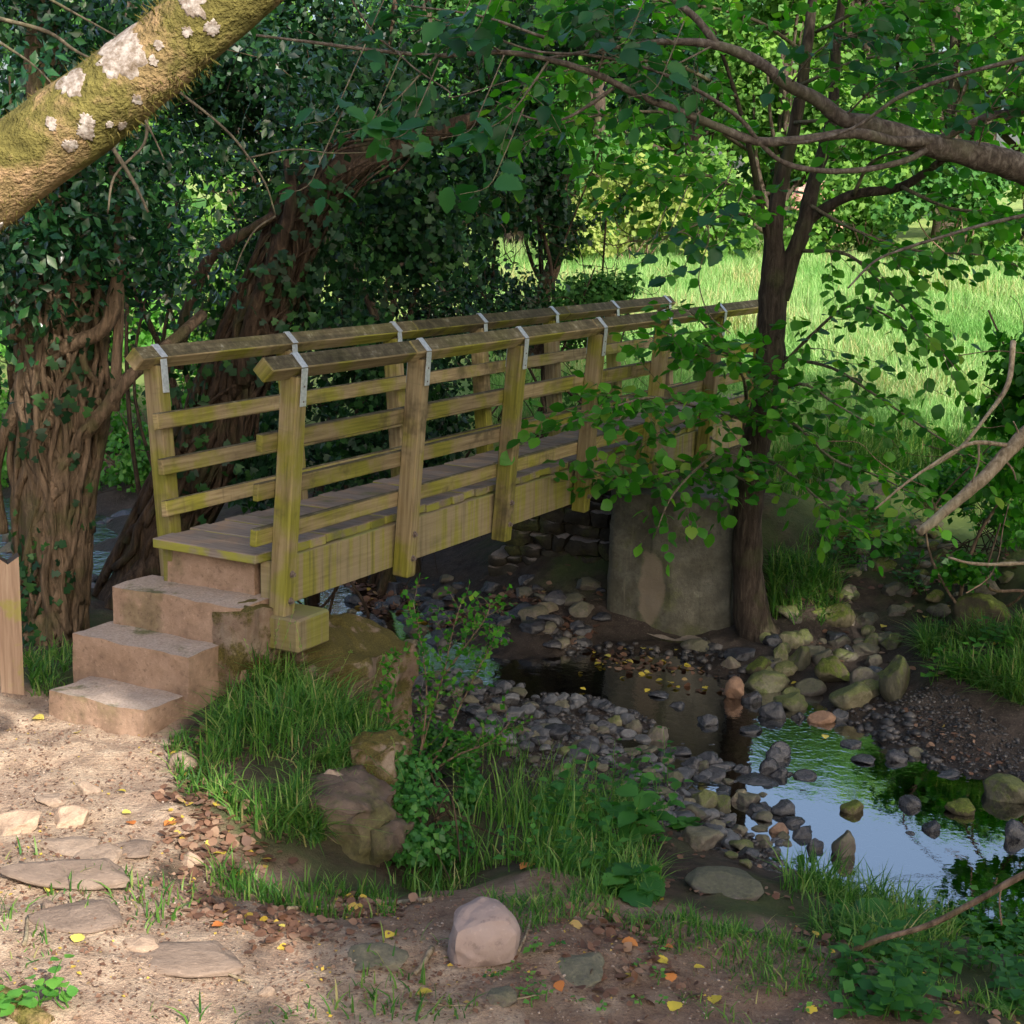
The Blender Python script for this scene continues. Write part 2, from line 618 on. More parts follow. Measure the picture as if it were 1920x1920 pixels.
def timber_mat(name, kind='rail'):
    m = NT(name)
    uv = m.uv()
    grain = m.noise(m.mapping(uv, (2.2, 48, 1)), 1.0, 6, .6, .4)
    fine = m.noise(m.mapping(uv, (6, 150, 1)), 1.0, 3, .6)
    big = m.noise(m.mapping(uv, (1.3, 5, 1)), 1.0, 4, .6)
    bare = m.ramp(grain, [(.25, (.16, .115, .065)), (.5, (.31, .24, .14)), (.75, (.42, .34, .21))])
    algae = m.ramp(grain, [(.25, (.12, .118, .018)), (.55, (.27, .26, .045)), (.8, (.37, .345, .09))])
    o = m.obj()
    am = m.noise(o, 2.6, 5, .6)
    if kind == 'beam':
        bare = m.ramp(grain, [(.25, (.24, .19, .115)), (.75, (.33, .275, .175))])
        algae = m.ramp(grain, [(.25, (.20, .195, .035)), (.75, (.31, .295, .07))])
        # run-off streaks down the face
        drip = m.noise(m.mapping(uv, (11.0, .5, 1)), 1.0, 5, .62, .25)
        drip2 = m.noise(m.mapping(uv, (26.0, 1.0, 1)), 1.0, 4, .6)
        c = m.mix(m.step(m.math('ADD', m.math('MULTIPLY', drip, .7), m.math('MULTIPLY', am, .3)), .44, .58), bare, algae)
        c = m.mix(m.math('MULTIPLY', m.step(drip2, .5, .72), .6), c, (.09, .075, .04))
        c = m.mix(m.math('MULTIPLY', m.step(drip, .58, .75), .35), c, (.42, .38, .26))
    else:
        c = m.mix(m.step(am, .41, .60), bare, algae)
        c = m.mix(m.math('MULTIPLY', m.step(m.noise(o, 1.7, 5, .7), .53, .66), .7), c, (.075, .06, .035))
        st = m.noise(m.mapping(uv, (14.0, 2.0, 1)), 1.0, 4, .6)
        c = m.mix(m.math('MULTIPLY', m.step(st, .58, .72), .45), c, (.12, .10, .055))
    c = m.mix(m.math('MULTIPLY', m.step(big, .56, .72), .5), c, (.10, .085, .05))
    # weathered grey-brown lichen crust on faces that look up
    up = m.step(m.nz(), .35, .75)
    lich = m.math('ADD', m.math('MULTIPLY', m.noise(o, 13., 6, .72), .75), m.math('MULTIPLY', grain, .25))
    top = m.ramp(lich, [(.36, (.03, .026, .016)), (.5, (.078, .068, .042)), (.58, (.13, .115, .075)), (.67, (.30, .29, .25))])
    if kind != 'beam':
        c = m.mix(m.math('MULTIPLY', up, .95), c, top)
    else:
        c = m.mix(m.math('MULTIPLY', up, .8), c, m.mix(m.step(am, .4, .6), (.22, .18, .12), (.2, .22, .08)))
    r = m.attr('rnd')
    c = m.mix(1.0, c, m.ramp(r, [(0, (.60, .59, .56)), (1, (1.06, 1.04, .95))]), 'MULTIPLY')
    h = m.math('ADD', m.math('MULTIPLY', grain, .7), m.math('MULTIPLY', fine, .4))
    return m.done(m.bsdf(c, .82, .2, h, .5, .006))


MT['timber'] = timber_mat('timber')
MT['timber_beam'] = timber_mat('timber_beam', 'beam')


def deck_mat():
    m = NT('deck_timber')
    uv = m.uv()
    g = m.noise(m.mapping(uv, (3, 60, 1)), 1.0, 6, .65, .3)
    o = m.obj()
    d = m.noise(o, 5.5, 5, .6)
    c = m.ramp(g, [(.25, (.10, .08, .065)), (.5, (.20, .165, .14)), (.75, (.28, .24, .21))])
    c = m.mix(m.math('MULTIPLY', m.step(d, .48, .62), .7), c, (.27, .19, .13))
    side = m.step(m.nz(), .75, .4)
    am = m.noise(o, 7., 4)
    c = m.mix(m.math('MULTIPLY', side, m.step(am, .35, .6)), c, (.24, .24, .045))
    mo = m.noise(o, 3.2, 4)
    c = m.mix(m.math('MULTIPLY', m.step(mo, .56, .68), .6), c, (.10, .115, .03))
    c = m.mix(1.0, c, m.ramp(m.attr('rnd'), [(0, (.75, .75, .75)), (1, (1.15, 1.12, 1.1))]), 'MULTIPLY')
    return m.done(m.bsdf(c, .8, .2, g, .5, .006))


MT['deck'] = deck_mat()


def steel_mat():
    m = NT('galvanised_steel')
    o = m.obj()
    n = m.noise(o, 60., 4)
    c = m.ramp(n, [(.3, (.36, .39, .42)), (.7, (.58, .61, .64))])
    return m.done(m.bsdf(c, .5, .5, n, .15, .002, .55))


MT['steel'] = steel_mat()
mm = NT('rusty_bolt')
MT['bolt'] = mm.done(mm.bsdf(mm.ramp(mm.noise(mm.obj(), 90., 3), [(.3, (.08, .06, .05)), (.7, (.26, .2, .17))]), .55, .5, None, metallic=.3))


def concrete_mat(name, c1, c2, moss=.5, wet=False, seed=0., drip=False, dust=True):
    m = NT(name)
    o = m.mapping(m.obj(), loc=(seed, seed * 1.3, seed * .7))
    a = m.noise(o, 5.0, 7, .65)
    b = m.noise(o, 34., 5, .7)
    fine = m.noise(o, 160., 3, .6)
    c = m.ramp(a, [(.28, tuple(k * .55 for k in c1)), (.48, c1), (.7, c2)])
    c = m.mix(m.math('MULTIPLY', m.step(b, .55, .72), .45), c, tuple(k * 1.35 for k in c2))
    c = m.mix(m.math('MULTIPLY', m.step(b, .46, .3), .55), c, tuple(k * .35 for k in c1))
    ms = m.noise(m.mapping(o, loc=(5, 2, 9)), 3.4, 5, .62)
    mc = m.ramp(b, [(.3, (.03, .035, .012)), (.7, (.12, .13, .035))])
    c = m.mix(m.math('MULTIPLY', m.step(ms, .50, .62), moss), c, mc)
    if drip:
        d = m.noise(m.mapping(o, (6, 6, .35)), 1.0, 5, .6)
        c = m.mix(m.math('MULTIPLY', m.step(d, .5, .64), .75), c, (.03, .03, .018))
        c = m.mix(m.math('MULTIPLY', m.step(d, .36, .27), .55), c, (.24, .20, .15))
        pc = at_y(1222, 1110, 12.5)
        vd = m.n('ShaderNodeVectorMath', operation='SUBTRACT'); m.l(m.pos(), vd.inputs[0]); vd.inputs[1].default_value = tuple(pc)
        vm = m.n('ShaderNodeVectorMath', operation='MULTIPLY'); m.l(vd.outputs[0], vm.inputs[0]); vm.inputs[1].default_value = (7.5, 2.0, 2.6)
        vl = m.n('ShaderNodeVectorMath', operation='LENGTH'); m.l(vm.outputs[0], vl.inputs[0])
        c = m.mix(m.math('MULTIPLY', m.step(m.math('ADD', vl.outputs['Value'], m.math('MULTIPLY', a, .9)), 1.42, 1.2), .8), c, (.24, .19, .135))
    up = m.step(m.nz(), .6, .9)
    if not drip and dust:
        du = m.ramp(m.noise(o, 70., 5, .7), [(.3, (.21, .16, .125)), (.55, (.36, .30, .255)), (.75, (.46, .40, .35))])
        c = m.mix(m.math('MULTIPLY', up, .8), c, du)
        c = m.mix(m.math('MULTIPLY', m.math('MULTIPLY', up, m.step(ms, .54, .64)), .8), c, mc)
    h = m.math('ADD', m.math('ADD', a, m.math('MULTIPLY', b, .5)), m.math('MULTIPLY', fine, .2))
    return m.done(m.bsdf(c, .45 if wet else .9, .5 if wet else .2, h, .55, .014))


MT['concrete_step'] = concrete_mat('concrete_step', (.27, .18, .125), (.37, .255, .185), .35)
MT['concrete_wet'] = concrete_mat('concrete_wet', (.075, .07, .048), (.15, .14, .105), .55, True, 3., True)
MT['rubble'] = concrete_mat('rubble', (.035, .03, .022), (.075, .065, .045), .6, False, 6.)  # colour lowered to deepen the shade around the wall
def moss_rock():
    m = NT('mossy_rock')
    o = m.obj()
    a = m.noise(o, 4.0, 6, .65); b = m.noise(o, 30., 6, .7); f = m.noise(o, 110., 4, .7)
    c = m.ramp(a, [(.3, (.10, .065, .045)), (.5, (.20, .14, .10)), (.7, (.30, .24, .18))])
    c = m.mix(m.math('MULTIPLY', m.step(b, .44, .3), .6), c, (.05, .035, .025))
    ms = m.math('ADD', m.math('MULTIPLY', m.noise(m.mapping(o, loc=(5, 2, 9)), 5.5, 6, .65), .8), m.math('MULTIPLY', m.nz(), .10))
    mc = m.ramp(f, [(.3, (.035, .03, .010)), (.55, (.095, .08, .022)), (.75, (.15, .135, .035))])
    c = m.mix(m.math('MULTIPLY', m.step(ms, .36, .46), .95), c, mc)
    h = m.math('ADD', m.math('ADD', a, m.math('MULTIPLY', b, .6)), m.math('MULTIPLY', f, .35))
    return m.done(m.bsdf(c, .95, .12, h, .8, .025))


MT['mossy_rock'] = moss_rock()


def stone_mat(name, c1, c2, moss=0.0, rough=.7, spec=.3, scale=9.):
    m = NT(name)
    info = m.n('ShaderNodeObjectInfo')
    o = m.obj()
    mp = m.n('ShaderNodeMapping')
    m.l(o, mp.inputs['Vector'])
    cx = m.n('ShaderNodeCombineXYZ')
    m.l(m.math('MULTIPLY', info.outputs['Random'], 40.), cx.inputs[0])
    m.l(cx.outputs[0], mp.inputs['Location'])
    q = mp.outputs[0]
    a = m.noise(q, scale * .25, 6, .65)
    b = m.noise(q, scale, 5, .7)
    c = m.ramp(a, [(.3, c1), (.7, c2)])
    c = m.mix(m.math('MULTIPLY', m.step(b, .58, .7), .35), c, tuple(min(1, k * 1.6) for k in c2))
    c = m.mix(m.math('MULTIPLY', m.step(b, .42, .3), .4), c, tuple(k * .4 for k in c1))
    c = m.mix(1.0, c, m.ramp(info.outputs['Random'], [(0, (.6, .58, .58)), (.5, (1, .98, .93)), (1, (1.35, 1.25, 1.12))]), 'MULTIPLY')
    if moss:
        mo = m.noise(q, scale * .3, 5, .65)
        f = m.math('MULTIPLY', m.step(m.math('ADD', mo, m.math('MULTIPLY', m.nz(), .25)), .52, .68), moss)
        c = m.mix(f, c, m.ramp(b, [(.3, (.045, .06, .014)), (.7, (.15, .18, .04))]))
    h = m.math('ADD', a, m.math('MULTIPLY', b, .4))
    return m.done(m.bsdf(c, rough, spec, h, .5, .02))


MT['stone_path'] = stone_mat('stone_path', (.21, .158, .125), (.33, .258, .207), 0, .9, .15)
MT['stone_pink'] = stone_mat('stone_pink', (.25, .19, .18), (.34, .27, .255), 0, .85, .2, 14.)
MT['stone_wet'] = stone_mat('stone_wet', (.022, .023, .028), (.066, .067, .078), 0.0, .22, .6)
MT['stone_dry'] = stone_mat('stone_dry', (.085, .078, .072), (.17, .152, .13), .25, .7, .3)
MT['stone_blue'] = stone_mat('stone_blue', (.055, .06, .07), (.135, .14, .155), 0, .38, .5)
MT['stone_green'] = stone_mat('stone_green', (.085, .088, .055), (.18, .17, .12), .7, .75, .3)
MT['stone_rust'] = stone_mat('stone_rust', (.17, .105, .075), (.26, .17, .12), 0, .7, .3)
MT['stone_moss'] = stone_mat('stone_moss', (.09, .08, .05), (.16, .14, .09), 1.0, .9, .15)


def ground_mat():
    m = NT('ground')
    p = m.pos()
    a = m.noise(p, 1.3, 6, .6)
    b = m.noise(p, 9., 6, .65)
    fine = m.noise(p, 70., 4, .7)
    crumb = m.noise(p, 180., 2, .6)
    earth = m.ramp(b, [(.25, (.18, .12, .085)), (.45, (.34, .245, .172)), (.62, (.45, .345, .25)), (.8, (.53, .43, .325))])
    earth = m.mix(m.math('MULTIPLY', m.step(fine, .53, .63), .5), earth, (.15, .09, .068))
    earth = m.mix(m.math('MULTIPLY', m.step(crumb, .60, .68), .3), earth, (.56, .46, .36))
    earth = m.mix(m.math('MULTIPLY', m.step(a, .5, .62), .3), earth, (.24, .165, .13))
    mud = m.ramp(b, [(.3, (.028, .021, .017)), (.6, (.066, .051, .042)), (.8, (.11, .088, .074))])
    mud = m.mix(m.math('MULTIPLY', m.step(fine, .55, .68), .5), mud, (.22, .18, .15))
    soil = m.ramp(b, [(.3, (.025, .018, .013)), (.55, (.062, .045, .032)), (.8, (.12, .088, .062))])
    soil = m.mix(m.math('MULTIPLY', m.step(a, .42, .6), .6), soil, (.05, .085, .02))
    meadow = m.ramp(m.noise(p, .55, 5, .65), [(.3, (.13, .22, .055)), (.55, (.24, .33, .09)), (.75, (.36, .38, .15))])
    shade_soil = m.mix(1.0, earth, (.58, .53, .52), 'MULTIPLY')  # darkened copy of the earth, shade painted in outside the brighter path mask
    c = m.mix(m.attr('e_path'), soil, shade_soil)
    c = m.mix(m.attr('e_dry'), c, earth)
    c = m.mix(m.attr('e_bed'), c, mud)
    c = m.mix(m.attr('e_meadow'), c, meadow)
    wet = m.attr('e_wet')
    c = m.mix(m.math('MULTIPLY', wet, .55), c, m.mix(1.0, c, (.35, .3, .26), 'MULTIPLY'))
    rough = m.math('SUBTRACT', .93, m.math('MULTIPLY', wet, .5))
    h = m.math('ADD', m.math('ADD', m.math('MULTIPLY', b, .8), m.math('MULTIPLY', fine, .3)), m.math('MULTIPLY', crumb, .1))
    return m.done(m.bsdf(c, rough, .25, h, .9, .055))


MT['ground'] = ground_mat()


def water_mat():
    m = NT('water')
    p = m.pos()
    n1 = m.noise(m.mapping(p, (1, 1, 1)), 9., 3, .5, .4)
    n2 = m.noise(p, 26., 2, .5)
    rip = m.attr('ripple')
    h = m.math('ADD', m.math('MULTIPLY', n1, .7), m.math('MULTIPLY', n2, .3))
    h = m.math('MULTIPLY', h, rip)
    bp_ = m.n('ShaderNodeBump')
    bp_.inputs['Strength'].default_value = 1.0
    bp_.inputs['Distance'].default_value = .05
    m.l(h, bp_.inputs['Height'])
    g = m.n('ShaderNodeBsdfGlossy'); g.inputs['Roughness'].default_value = .015
    m.l(bp_.outputs[0], g.inputs['Normal'])
    t = m.n('ShaderNodeBsdfTransparent'); t.inputs['Color'].default_value = (.42, .30, .20, 1)
    fr = m.n('ShaderNodeFresnel'); fr.inputs['IOR'].default_value = 12.0
    m.l(bp_.outputs[0], fr.inputs['Normal'])
    x = m.n('ShaderNodeMixShader')
    m.l(fr.outputs[0], x.inputs[0]); m.l(t.outputs[0], x.inputs[1]); m.l(g.outputs[0], x.inputs[2])
    return m.done(x)


MT['water'] = water_mat()

# ------------------------------------------------------------------ terrain
ZW = -1.72
STREAM = catmull([(-22, 30), (-9, 19), (-5.7, 16.8), (-4, 14.9), (-1.5, 13.5), (-.1, 12.2), (1.1, 10.75), (1.9, 9.6), (2.35, 8.7), (3.1, 7.7), (5, 6), (10, 3), (24, -2)], 6)


def sdist(x, y):
    """distance to the stream's middle, positive on the camera's side"""
    x = np.asarray(x, float); y = np.asarray(y, float)
    best = np.full(x.shape, 1e9); sg = np.ones(x.shape)
    for i in range(len(STREAM) - 1):
        a, b = STREAM[i], STREAM[i + 1]
        d = b - a
        t = np.clip(((x - a[0]) * d[0] + (y - a[1]) * d[1]) / (d @ d), 0, 1)
        qx, qy = x - a[0] - t * d[0], y - a[1] - t * d[1]
        dd = np.hypot(qx, qy)
        cr = d[0] * qy - d[1] * qx
        m = dd < best
        best = np.where(m, dd, best)
        sg = np.where(m, np.where(cr > 0, -1.0, 1.0), sg)
    return best * sg


def base_z(x, y):
    d = sdist(x, y)
    near = np.interp(d, [0, .6, .9, 1.3, 2.2, 3.0, 3.6, 6], [-1.87, -1.85, -1.73, -1.66, -1.55, -1.05, -.9, -.86])
    far = np.interp(-d, [0, .6, .9, 1.2, 2.0, 3.2, 4.2, 7.0, 9, 60, 400], [-1.87, -1.85, -1.73, -1.63, -1.5, -.95, -.55, -.3, -.2, 1.9, 14])
    z = np.where(d > 0, near, far)
    z = np.where((d > 0), z + np.clip(-(y - 3.5), 0, 30) * .10 * (d > 3), z)
    return z


CTRL_PX = [(0, 1910, -.76), (300, 1900, -.8), (600, 1900, -.83), (960, 1910, -.86), (1300, 1910, -.92), (1600, 1910, -1.0), (1900, 1910, -1.12),
           (0, 1700, -.8), (300, 1700, -.82), (600, 1710, -.9), (890, 1830, -.87), (1200, 1760, -.95), (1500, 1780, -1.05), (1800, 1830, -1.22),
           (0, 1330, -.83), (150, 1370, -.82), (310, 1375, -.8), (300, 1450, -.82), (100, 1500, -.82), (420, 1420, -.78),
           (450, 1320, -.72), (560, 1290, -.66), (660, 1340, -.70), (600, 1400, -.72), (690, 1430, -.78), (520, 1480, -.8),
           (720, 1500, -.95), (400, 1570, -.88), (560, 1650, -1.05), (680, 1690, -1.12), (760, 1650, -1.25), (600, 1590, -.98), (880, 1660, -1.05), (1000, 1640, -1.06),
           (1100, 1640, -1.1), (1250, 1710, -1.12), (1400, 1670, -1.15), (1560, 1720, -1.25), (800, 1560, -1.55), (820, 1480, -1.62),
           (1250, 1570, -1.52), (1400, 1610, -1.6), (1200, 1440, -1.64), (1000, 1330, -1.69), (800, 1295, -1.77), (760, 1265, -1.77), (840, 1310, -1.75), (1100, 1480, -1.6), (950, 1420, -1.62), (1060, 1330, -1.68), (1160, 1365, -1.68), (1250, 1440, -1.67), (1080, 1560, -1.45), (950, 1540, -1.48), (1500, 1640, -1.66),
           (1000, 1180, -1.62), (880, 1100, -1.6), (1100, 1195, -1.66), (1300, 1215, -1.66), (1500, 1230, -1.62), (1640, 1290, -1.62), (1720, 1360, -1.64), (1850, 1420, -1.66), (1900, 1380, -1.6),
           (1430, 1195, -1.55), (1500, 1150, -1.4), (1620, 1130, -1.38), (1600, 1050, -1.1), (1540, 960, -.85), (1700, 1010, -1.0), (1850, 1180, -1.25), (1900, 1250, -1.3), (1760, 1230, -1.42),
           (1550, 890, -.5), (1750, 890, -.6), (1900, 960, -.85), (1600, 840, -.38), (1480, 830, -.35),
           (90, 1195, -.95), (20, 1210, -.95), (230, 1120, -1.3), (330, 960, -1.4)]
cp = np.array([at_z(a, b, c) for a, b, c in CTRL_PX])
extra = np.array([bp(13.2, -5.3, -.35), bp(14.6, -5.3, -.06), bp(15.5, -5.0, -.08), bp(13.2, -4.4, -.6), bp(12.6, -6.0, -1.0), bp(14, -6.4, -.3), bp(6.6, -5.3, -.75), bp(7.2, -5.3, -1.0), bp(6.6, -4.9, -.72), bp(5.4, -5.4, -.8),
                  bp(7.6, -5.2, -1.45), bp(12.2, -4.0, -1.45), bp(12.3, -3.4, -1.45)])
cp = np.concatenate([cp, extra])
RB = 1.0


def kern(d):
    q = np.clip(d / (RB * 2.4), 0, 1)
    return (1 - q) ** 4 * (4 * q + 1)


Kc = kern(np.linalg.norm(cp[:, None, :2] - cp[None, :, :2], axis=2)) + np.eye(len(cp)) * .04
wc = np.linalg.solve(Kc, cp[:, 2] - base_z(cp[:, 0], cp[:, 1]))


def hz(x, y, rough=True):
    x = np.asarray(x, float); y = np.asarray(y, float)
    sh = x.shape
    x = x.ravel(); y = y.ravel()
    z = base_z(x, y)
    near = (x > -9) & (x < 9) & (y > 1) & (y < 22)
    if near.any():
        xn, yn = x[near], y[near]
        r = np.zeros(len(xn))
        for i in range(0, len(xn), 20000):
            dd = np.hypot(xn[i:i + 20000, None] - cp[None, :, 0], yn[i:i + 20000, None] - cp[None, :, 1])
            r[i:i + 20000] = kern(dd) @ wc
        z[near] += r
    if rough:
        P = np.stack([x, y], 1)
        dcam = np.hypot(x, y)
        z = z + .035 * fbm(P, 1.1, 4, 3) * np.clip(dcam / 6, .4, 3) + .018 * fbm(P, 6., 4, 9)
    return z.reshape(sh)


def hit(px, py, tmin=2.0, tmax=120.0):
    """where the line of sight through a pixel meets the ground"""
    d = ray(px, py)
    t = np.concatenate([np.arange(tmin, 25, .03), np.arange(25, tmax, .4)])
    P = CAM[None] + d[None] * t[:, None]
    g = hz(P[:, 0], P[:, 1])
    k = np.argmax(P[:, 2] < g)
    return np.array([P[k, 0], P[k, 1], g[k]])


gx = np.unique(np.concatenate([np.linspace(-400, -40, 13), np.linspace(-40, -10, 31), np.linspace(-10, -4.5, 56), np.arange(-4.5, 5.5, .045), np.linspace(5.5, 12, 60), np.linspace(12, 40, 29), np.linspace(40, 400, 13)]))
gy = np.unique(np.concatenate([np.linspace(-300, -30, 10), np.linspace(-30, 3, 34), np.arange(3.0, 15.5, .045), np.linspace(15.5, 24, 90), np.linspace(24, 90, 90), np.linspace(90, 500, 14)]))
GX, GY = np.meshgrid(gx, gy)
GZ = hz(GX, GY)
gv = np.stack([GX.ravel(), GY.ravel(), GZ.ravel()], 1)
nx, ny = len(gx), len(gy)
ii = np.arange(ny - 1)[:, None] * nx + np.arange(nx - 1)[None]
gq = np.stack([ii, ii + 1, ii + nx + 1, ii + nx], -1).reshape(-1, 4)
mb = MB(); mb.add(gv, None, gq)
ground = mb.build('ground', MT['ground'])
tag(ground, kind='structure')
gxx, gyy, gzz = gv[:, 0], gv[:, 1], gv[:, 2]
sd = sdist(gxx, gyy)
PATH = [at_z(a, b, -.83)[:2] for a, b in [(-700, 1250), (0, 1290), (280, 1350), (345, 1440), (330, 1500), (380, 1580), (330, 1680), (480, 1760), (760, 1720), (1000, 1780), (1050, 1960), (1050, 2600), (-1500, 2600)]]
PATH2 = [at_z(a, b, -1.0)[:2] for a, b in [(330, 1620), (700, 1680), (950, 1640), (1250, 1680), (1480, 1650), (1650, 1800), (1900, 1900), (1900, 2600), (-1500, 2600)]]
GRAVEL = [at_z(a, b, -1.6)[:2] for a, b in [(900, 1330), (1180, 1330), (1350, 1420), (1500, 1500), (1560, 1640), (1420, 1690), (1180, 1570), (1000, 1480)]]


def soft(poly, x, y, amp=.28, seed=0):
    P = np.stack([x, y], 1)
    w = fbm(P, 2.2, 3, seed) * amp
    w2 = fbm(P, 2.2, 3, seed + 50) * amp
    acc = np.zeros(len(x))
    for dx, dy in ((0, 0), (.08, 0), (-.08, 0), (0, .08), (0, -.08)):
        acc += inpoly(x + w + dx, y + w2 + dy, poly)
    return acc / 5


ed = soft(PATH, gxx, gyy, .22, 1)
ep = np.maximum(soft(PATH2, gxx, gyy, .25, 2), ed)
near_m = (sd > 0)
ebed = np.clip((-gzz - 1.30) / .2, 0, 1) * (np.abs(sd) < 4.5)
ewet = np.clip((-gzz - 1.60) / .1, 0, 1) * (np.abs(sd) < 3.5)
emead = np.clip((-sd - 3.0) / 1.5, 0, 1) * (gzz > -1.0)
for nm, val in (('e_dry', ed), ('e_path', ep), ('e_bed', ebed), ('e_wet', ewet), ('e_meadow', emead)):
    at = ground.data.attributes.new(nm, 'FLOAT', 'POINT')
    at.data.foreach_set('value', val.astype(np.float32))

# water: a strip along the stream
n_s = len(STREAM)
SS = catmull(STREAM, 3)
T = unit(np.gradient(SS, axis=0)); N2 = np.stack([-T[:, 1], T[:, 0]], 1)
ws = np.linspace(-2.6, 2.6, 27)
WX = SS[:, None, :] + N2[:, None, :] * ws[None, :, None]
wv = np.concatenate([WX.reshape(-1, 2), np.full((len(SS) * 27, 1), ZW)], 1)
ii = np.arange(len(SS) - 1)[:, None] * 27 + np.arange(26)[None]
mb = MB(); mb.add(wv, None, np.stack([ii, ii + 27, ii + 28, ii + 1], -1).reshape(-1, 4))
water = mb.build('water', MT['water'])
tag(water, kind='structure')
rp = np.clip((wv[:, 1] - 9.2) / 2.0, 0, 1) * .08 + np.clip((-2.2 - wv[:, 0]) / 1.2, 0, 1) * .8 + .012
at = water.data.attributes.new('ripple', 'FLOAT', 'POINT')
at.data.foreach_set('value', rp.astype(np.float32))


# ------------------------------------------------------------------ bridge
bridge = thing('footbridge', bp(6.4, -5.3, -.31), 'weathered wooden footbridge with slatted sides, greened by algae, over the stream', 'bridge')
PR0, PL0, SP = 6.50, 6.70, 1.239
NR, NL = 7, 7


def post_axes(base, top):
    z = unit(top - base)
    x = unit(U - z * (U @ z))
    return np.array([x, np.cross(z, x), z])


rail_v = {}
for side in (1, -1):
    for i in range(NR if side > 0 else NL):
        a = (PR0 if side > 0 else PL0) + SP * i
        if side > 0:
            base, top = bp(a, -4.83, -.33), bp(a, -4.74, .965)
        else:
            base, top = bp(a, -5.71 - .03, -.33), bp(a, -5.845, .925)
        ax = post_axes(base, top)
        outer = ax[1] * (1 if ax[1] @ V * side > 0 else -1)
        m = MB()
        obox(m, (base + top) / 2, ax, [.047, .055, np.linalg.norm(top - base) / 2 + .02], .007)
        # thicker foot notched against the beam
        foot = base + ax[2] * .02
        post = m.build('post', MT['timber'], bridge, False, True)
        # galvanised strap over the rail and down the outer and inner faces
        rc = top + ZU * .062
        s = MB()
        e = .0025
        for q in (1, -1):
            oq = outer * q
            d_ = unit(oq - ZU)
            nrm = unit(oq + ZU)
            obox(s, rc + nrm * (.048 + e) , np.array([U, d_, nrm]), [.026, .049, e], .001)
            cpt = top + oq * (.0575 + e) - ax[2] * .04
            obox(s, cpt + oq * .004, np.array([ax[0], ax[2], oq]), [.026, .10, e], .001)
        st = s.build('strap', MT['steel'], post, False)
        b_ = MB()
        for zz in (.065, -.015):
            p = top + outer * .066 + ax[2] * (-.1 + zz)
            b_ = MB()
            tube(b_, [p - outer * .004, p + outer * .003], .006, 6)
            b_.build('screw', MT['bolt'], st, False)
        for q in (.1, .25):
            p = base + outer * .055 + ax[2] * q
            b_ = MB()
            tube(b_, [p - outer * .006, p + outer * .004], .021, 10)
            tube(b_, [p + outer * .004, p + outer * .02], .013, 6)
            b_.build('bolt', MT['bolt'], post, False)

for side, a0, a1, v0, z0 in ((1, 6.23, 6.50 + 6 * SP + .1, -4.74, .965 + .062), (-1, 6.52, 6.70 + 6 * SP + .15, -5.845, .925 + .062)):
    # diamond-set handrail in lengths jointed just before a post
    joints = [a0] + [6.5 + SP * k - .12 if side > 0 else 6.7 + SP * k + .25 for k in ((1, 3, 5) if side > 0 else (2, 4))] + [a1]
    for k in range(len(joints) - 1):
        m = MB()
        p0, p1 = bp(joints[k] + .002, v0, z0), bp(joints[k + 1] - .002, v0, z0)
        dU = unit(p1 - p0)
        obox(m, (p0 + p1) / 2, np.array([dU, unit(V + ZU), unit(ZU - V)]), [np.linalg.norm(p1 - p0) / 2, .047, .047], .006, None, .002)
        m.build('handrail', MT['timber'], bridge, False, True)
for side, vb_, vt_ in ((1, -4.83, -4.74), (-1, -5.74, -5.845)):
    for zc in ((.635, .375, .13) if side > 0 else (.64, .385, .15)):
        t = (zc + .33) / (1.295 if side > 0 else 1.255)
        vc = vb_ + (vt_ - vb_) * t - side * (.055 + .021)
        a0 = (6.32 if side > 0 else 6.575) + random.uniform(-.01, .01)
        ends = [a0, a0 + 2 * SP + .15, a0 + 4 * SP + .15, a0 + 6 * SP + .3]
        for k in range(3):
            m = MB()
            c = bp((ends[k] + ends[k + 1]) / 2, vc, zc)
            zx = post_axes(bp(0, vb_, -.33), bp(0, vt_, .965))
            obox(m, c, zx, [(ends[k + 1] - ends[k]) / 2 - .003, .02, .047], .005, None, .002)
            m.build('rail', MT['timber'], bridge, False, True)
m = MB()
a = 6.40
k = 0
while a < 15.2:
    w = .148 if k else .165
    jr, jl = random.uniform(-.012, .008), random.uniform(-.012, .01)
    c = bp(a + w / 2, -5.275 + (jr - jl) / 2, random.uniform(-.004, .004) - .006)
    tl = rng.normal(0, .006)
    obox(m, c, np.array([unit(U + V * rng.normal(0, .004)), unit(V + ZU * tl), unit(ZU - V * tl)]), [w / 2, .362 + (jr + jl) / 2, .026], .005, None, .0015)
    a += w + .009
    k += 1
m.build('deck', MT['deck'], bridge, False, True)
for vv in (-4.925, -5.60):
    m = MB()
    for (z1, z2) in ((-.30, -.034),):
        obox(m, bp(10.85, vv, (z1 + z2) / 2), np.array([U, V, ZU]), [4.36, .035, (z2 - z1) / 2], .004, None, .001)
    m.build('beam', MT['timber_beam'], bridge, False, True)
m = MB()
obox(m, bp(6.58, -5.28, -.405), np.array([U, V, ZU]), [.15, .61, .093], .012, .3)
m.build('sleeper', MT['timber_beam'], bridge, False, True)


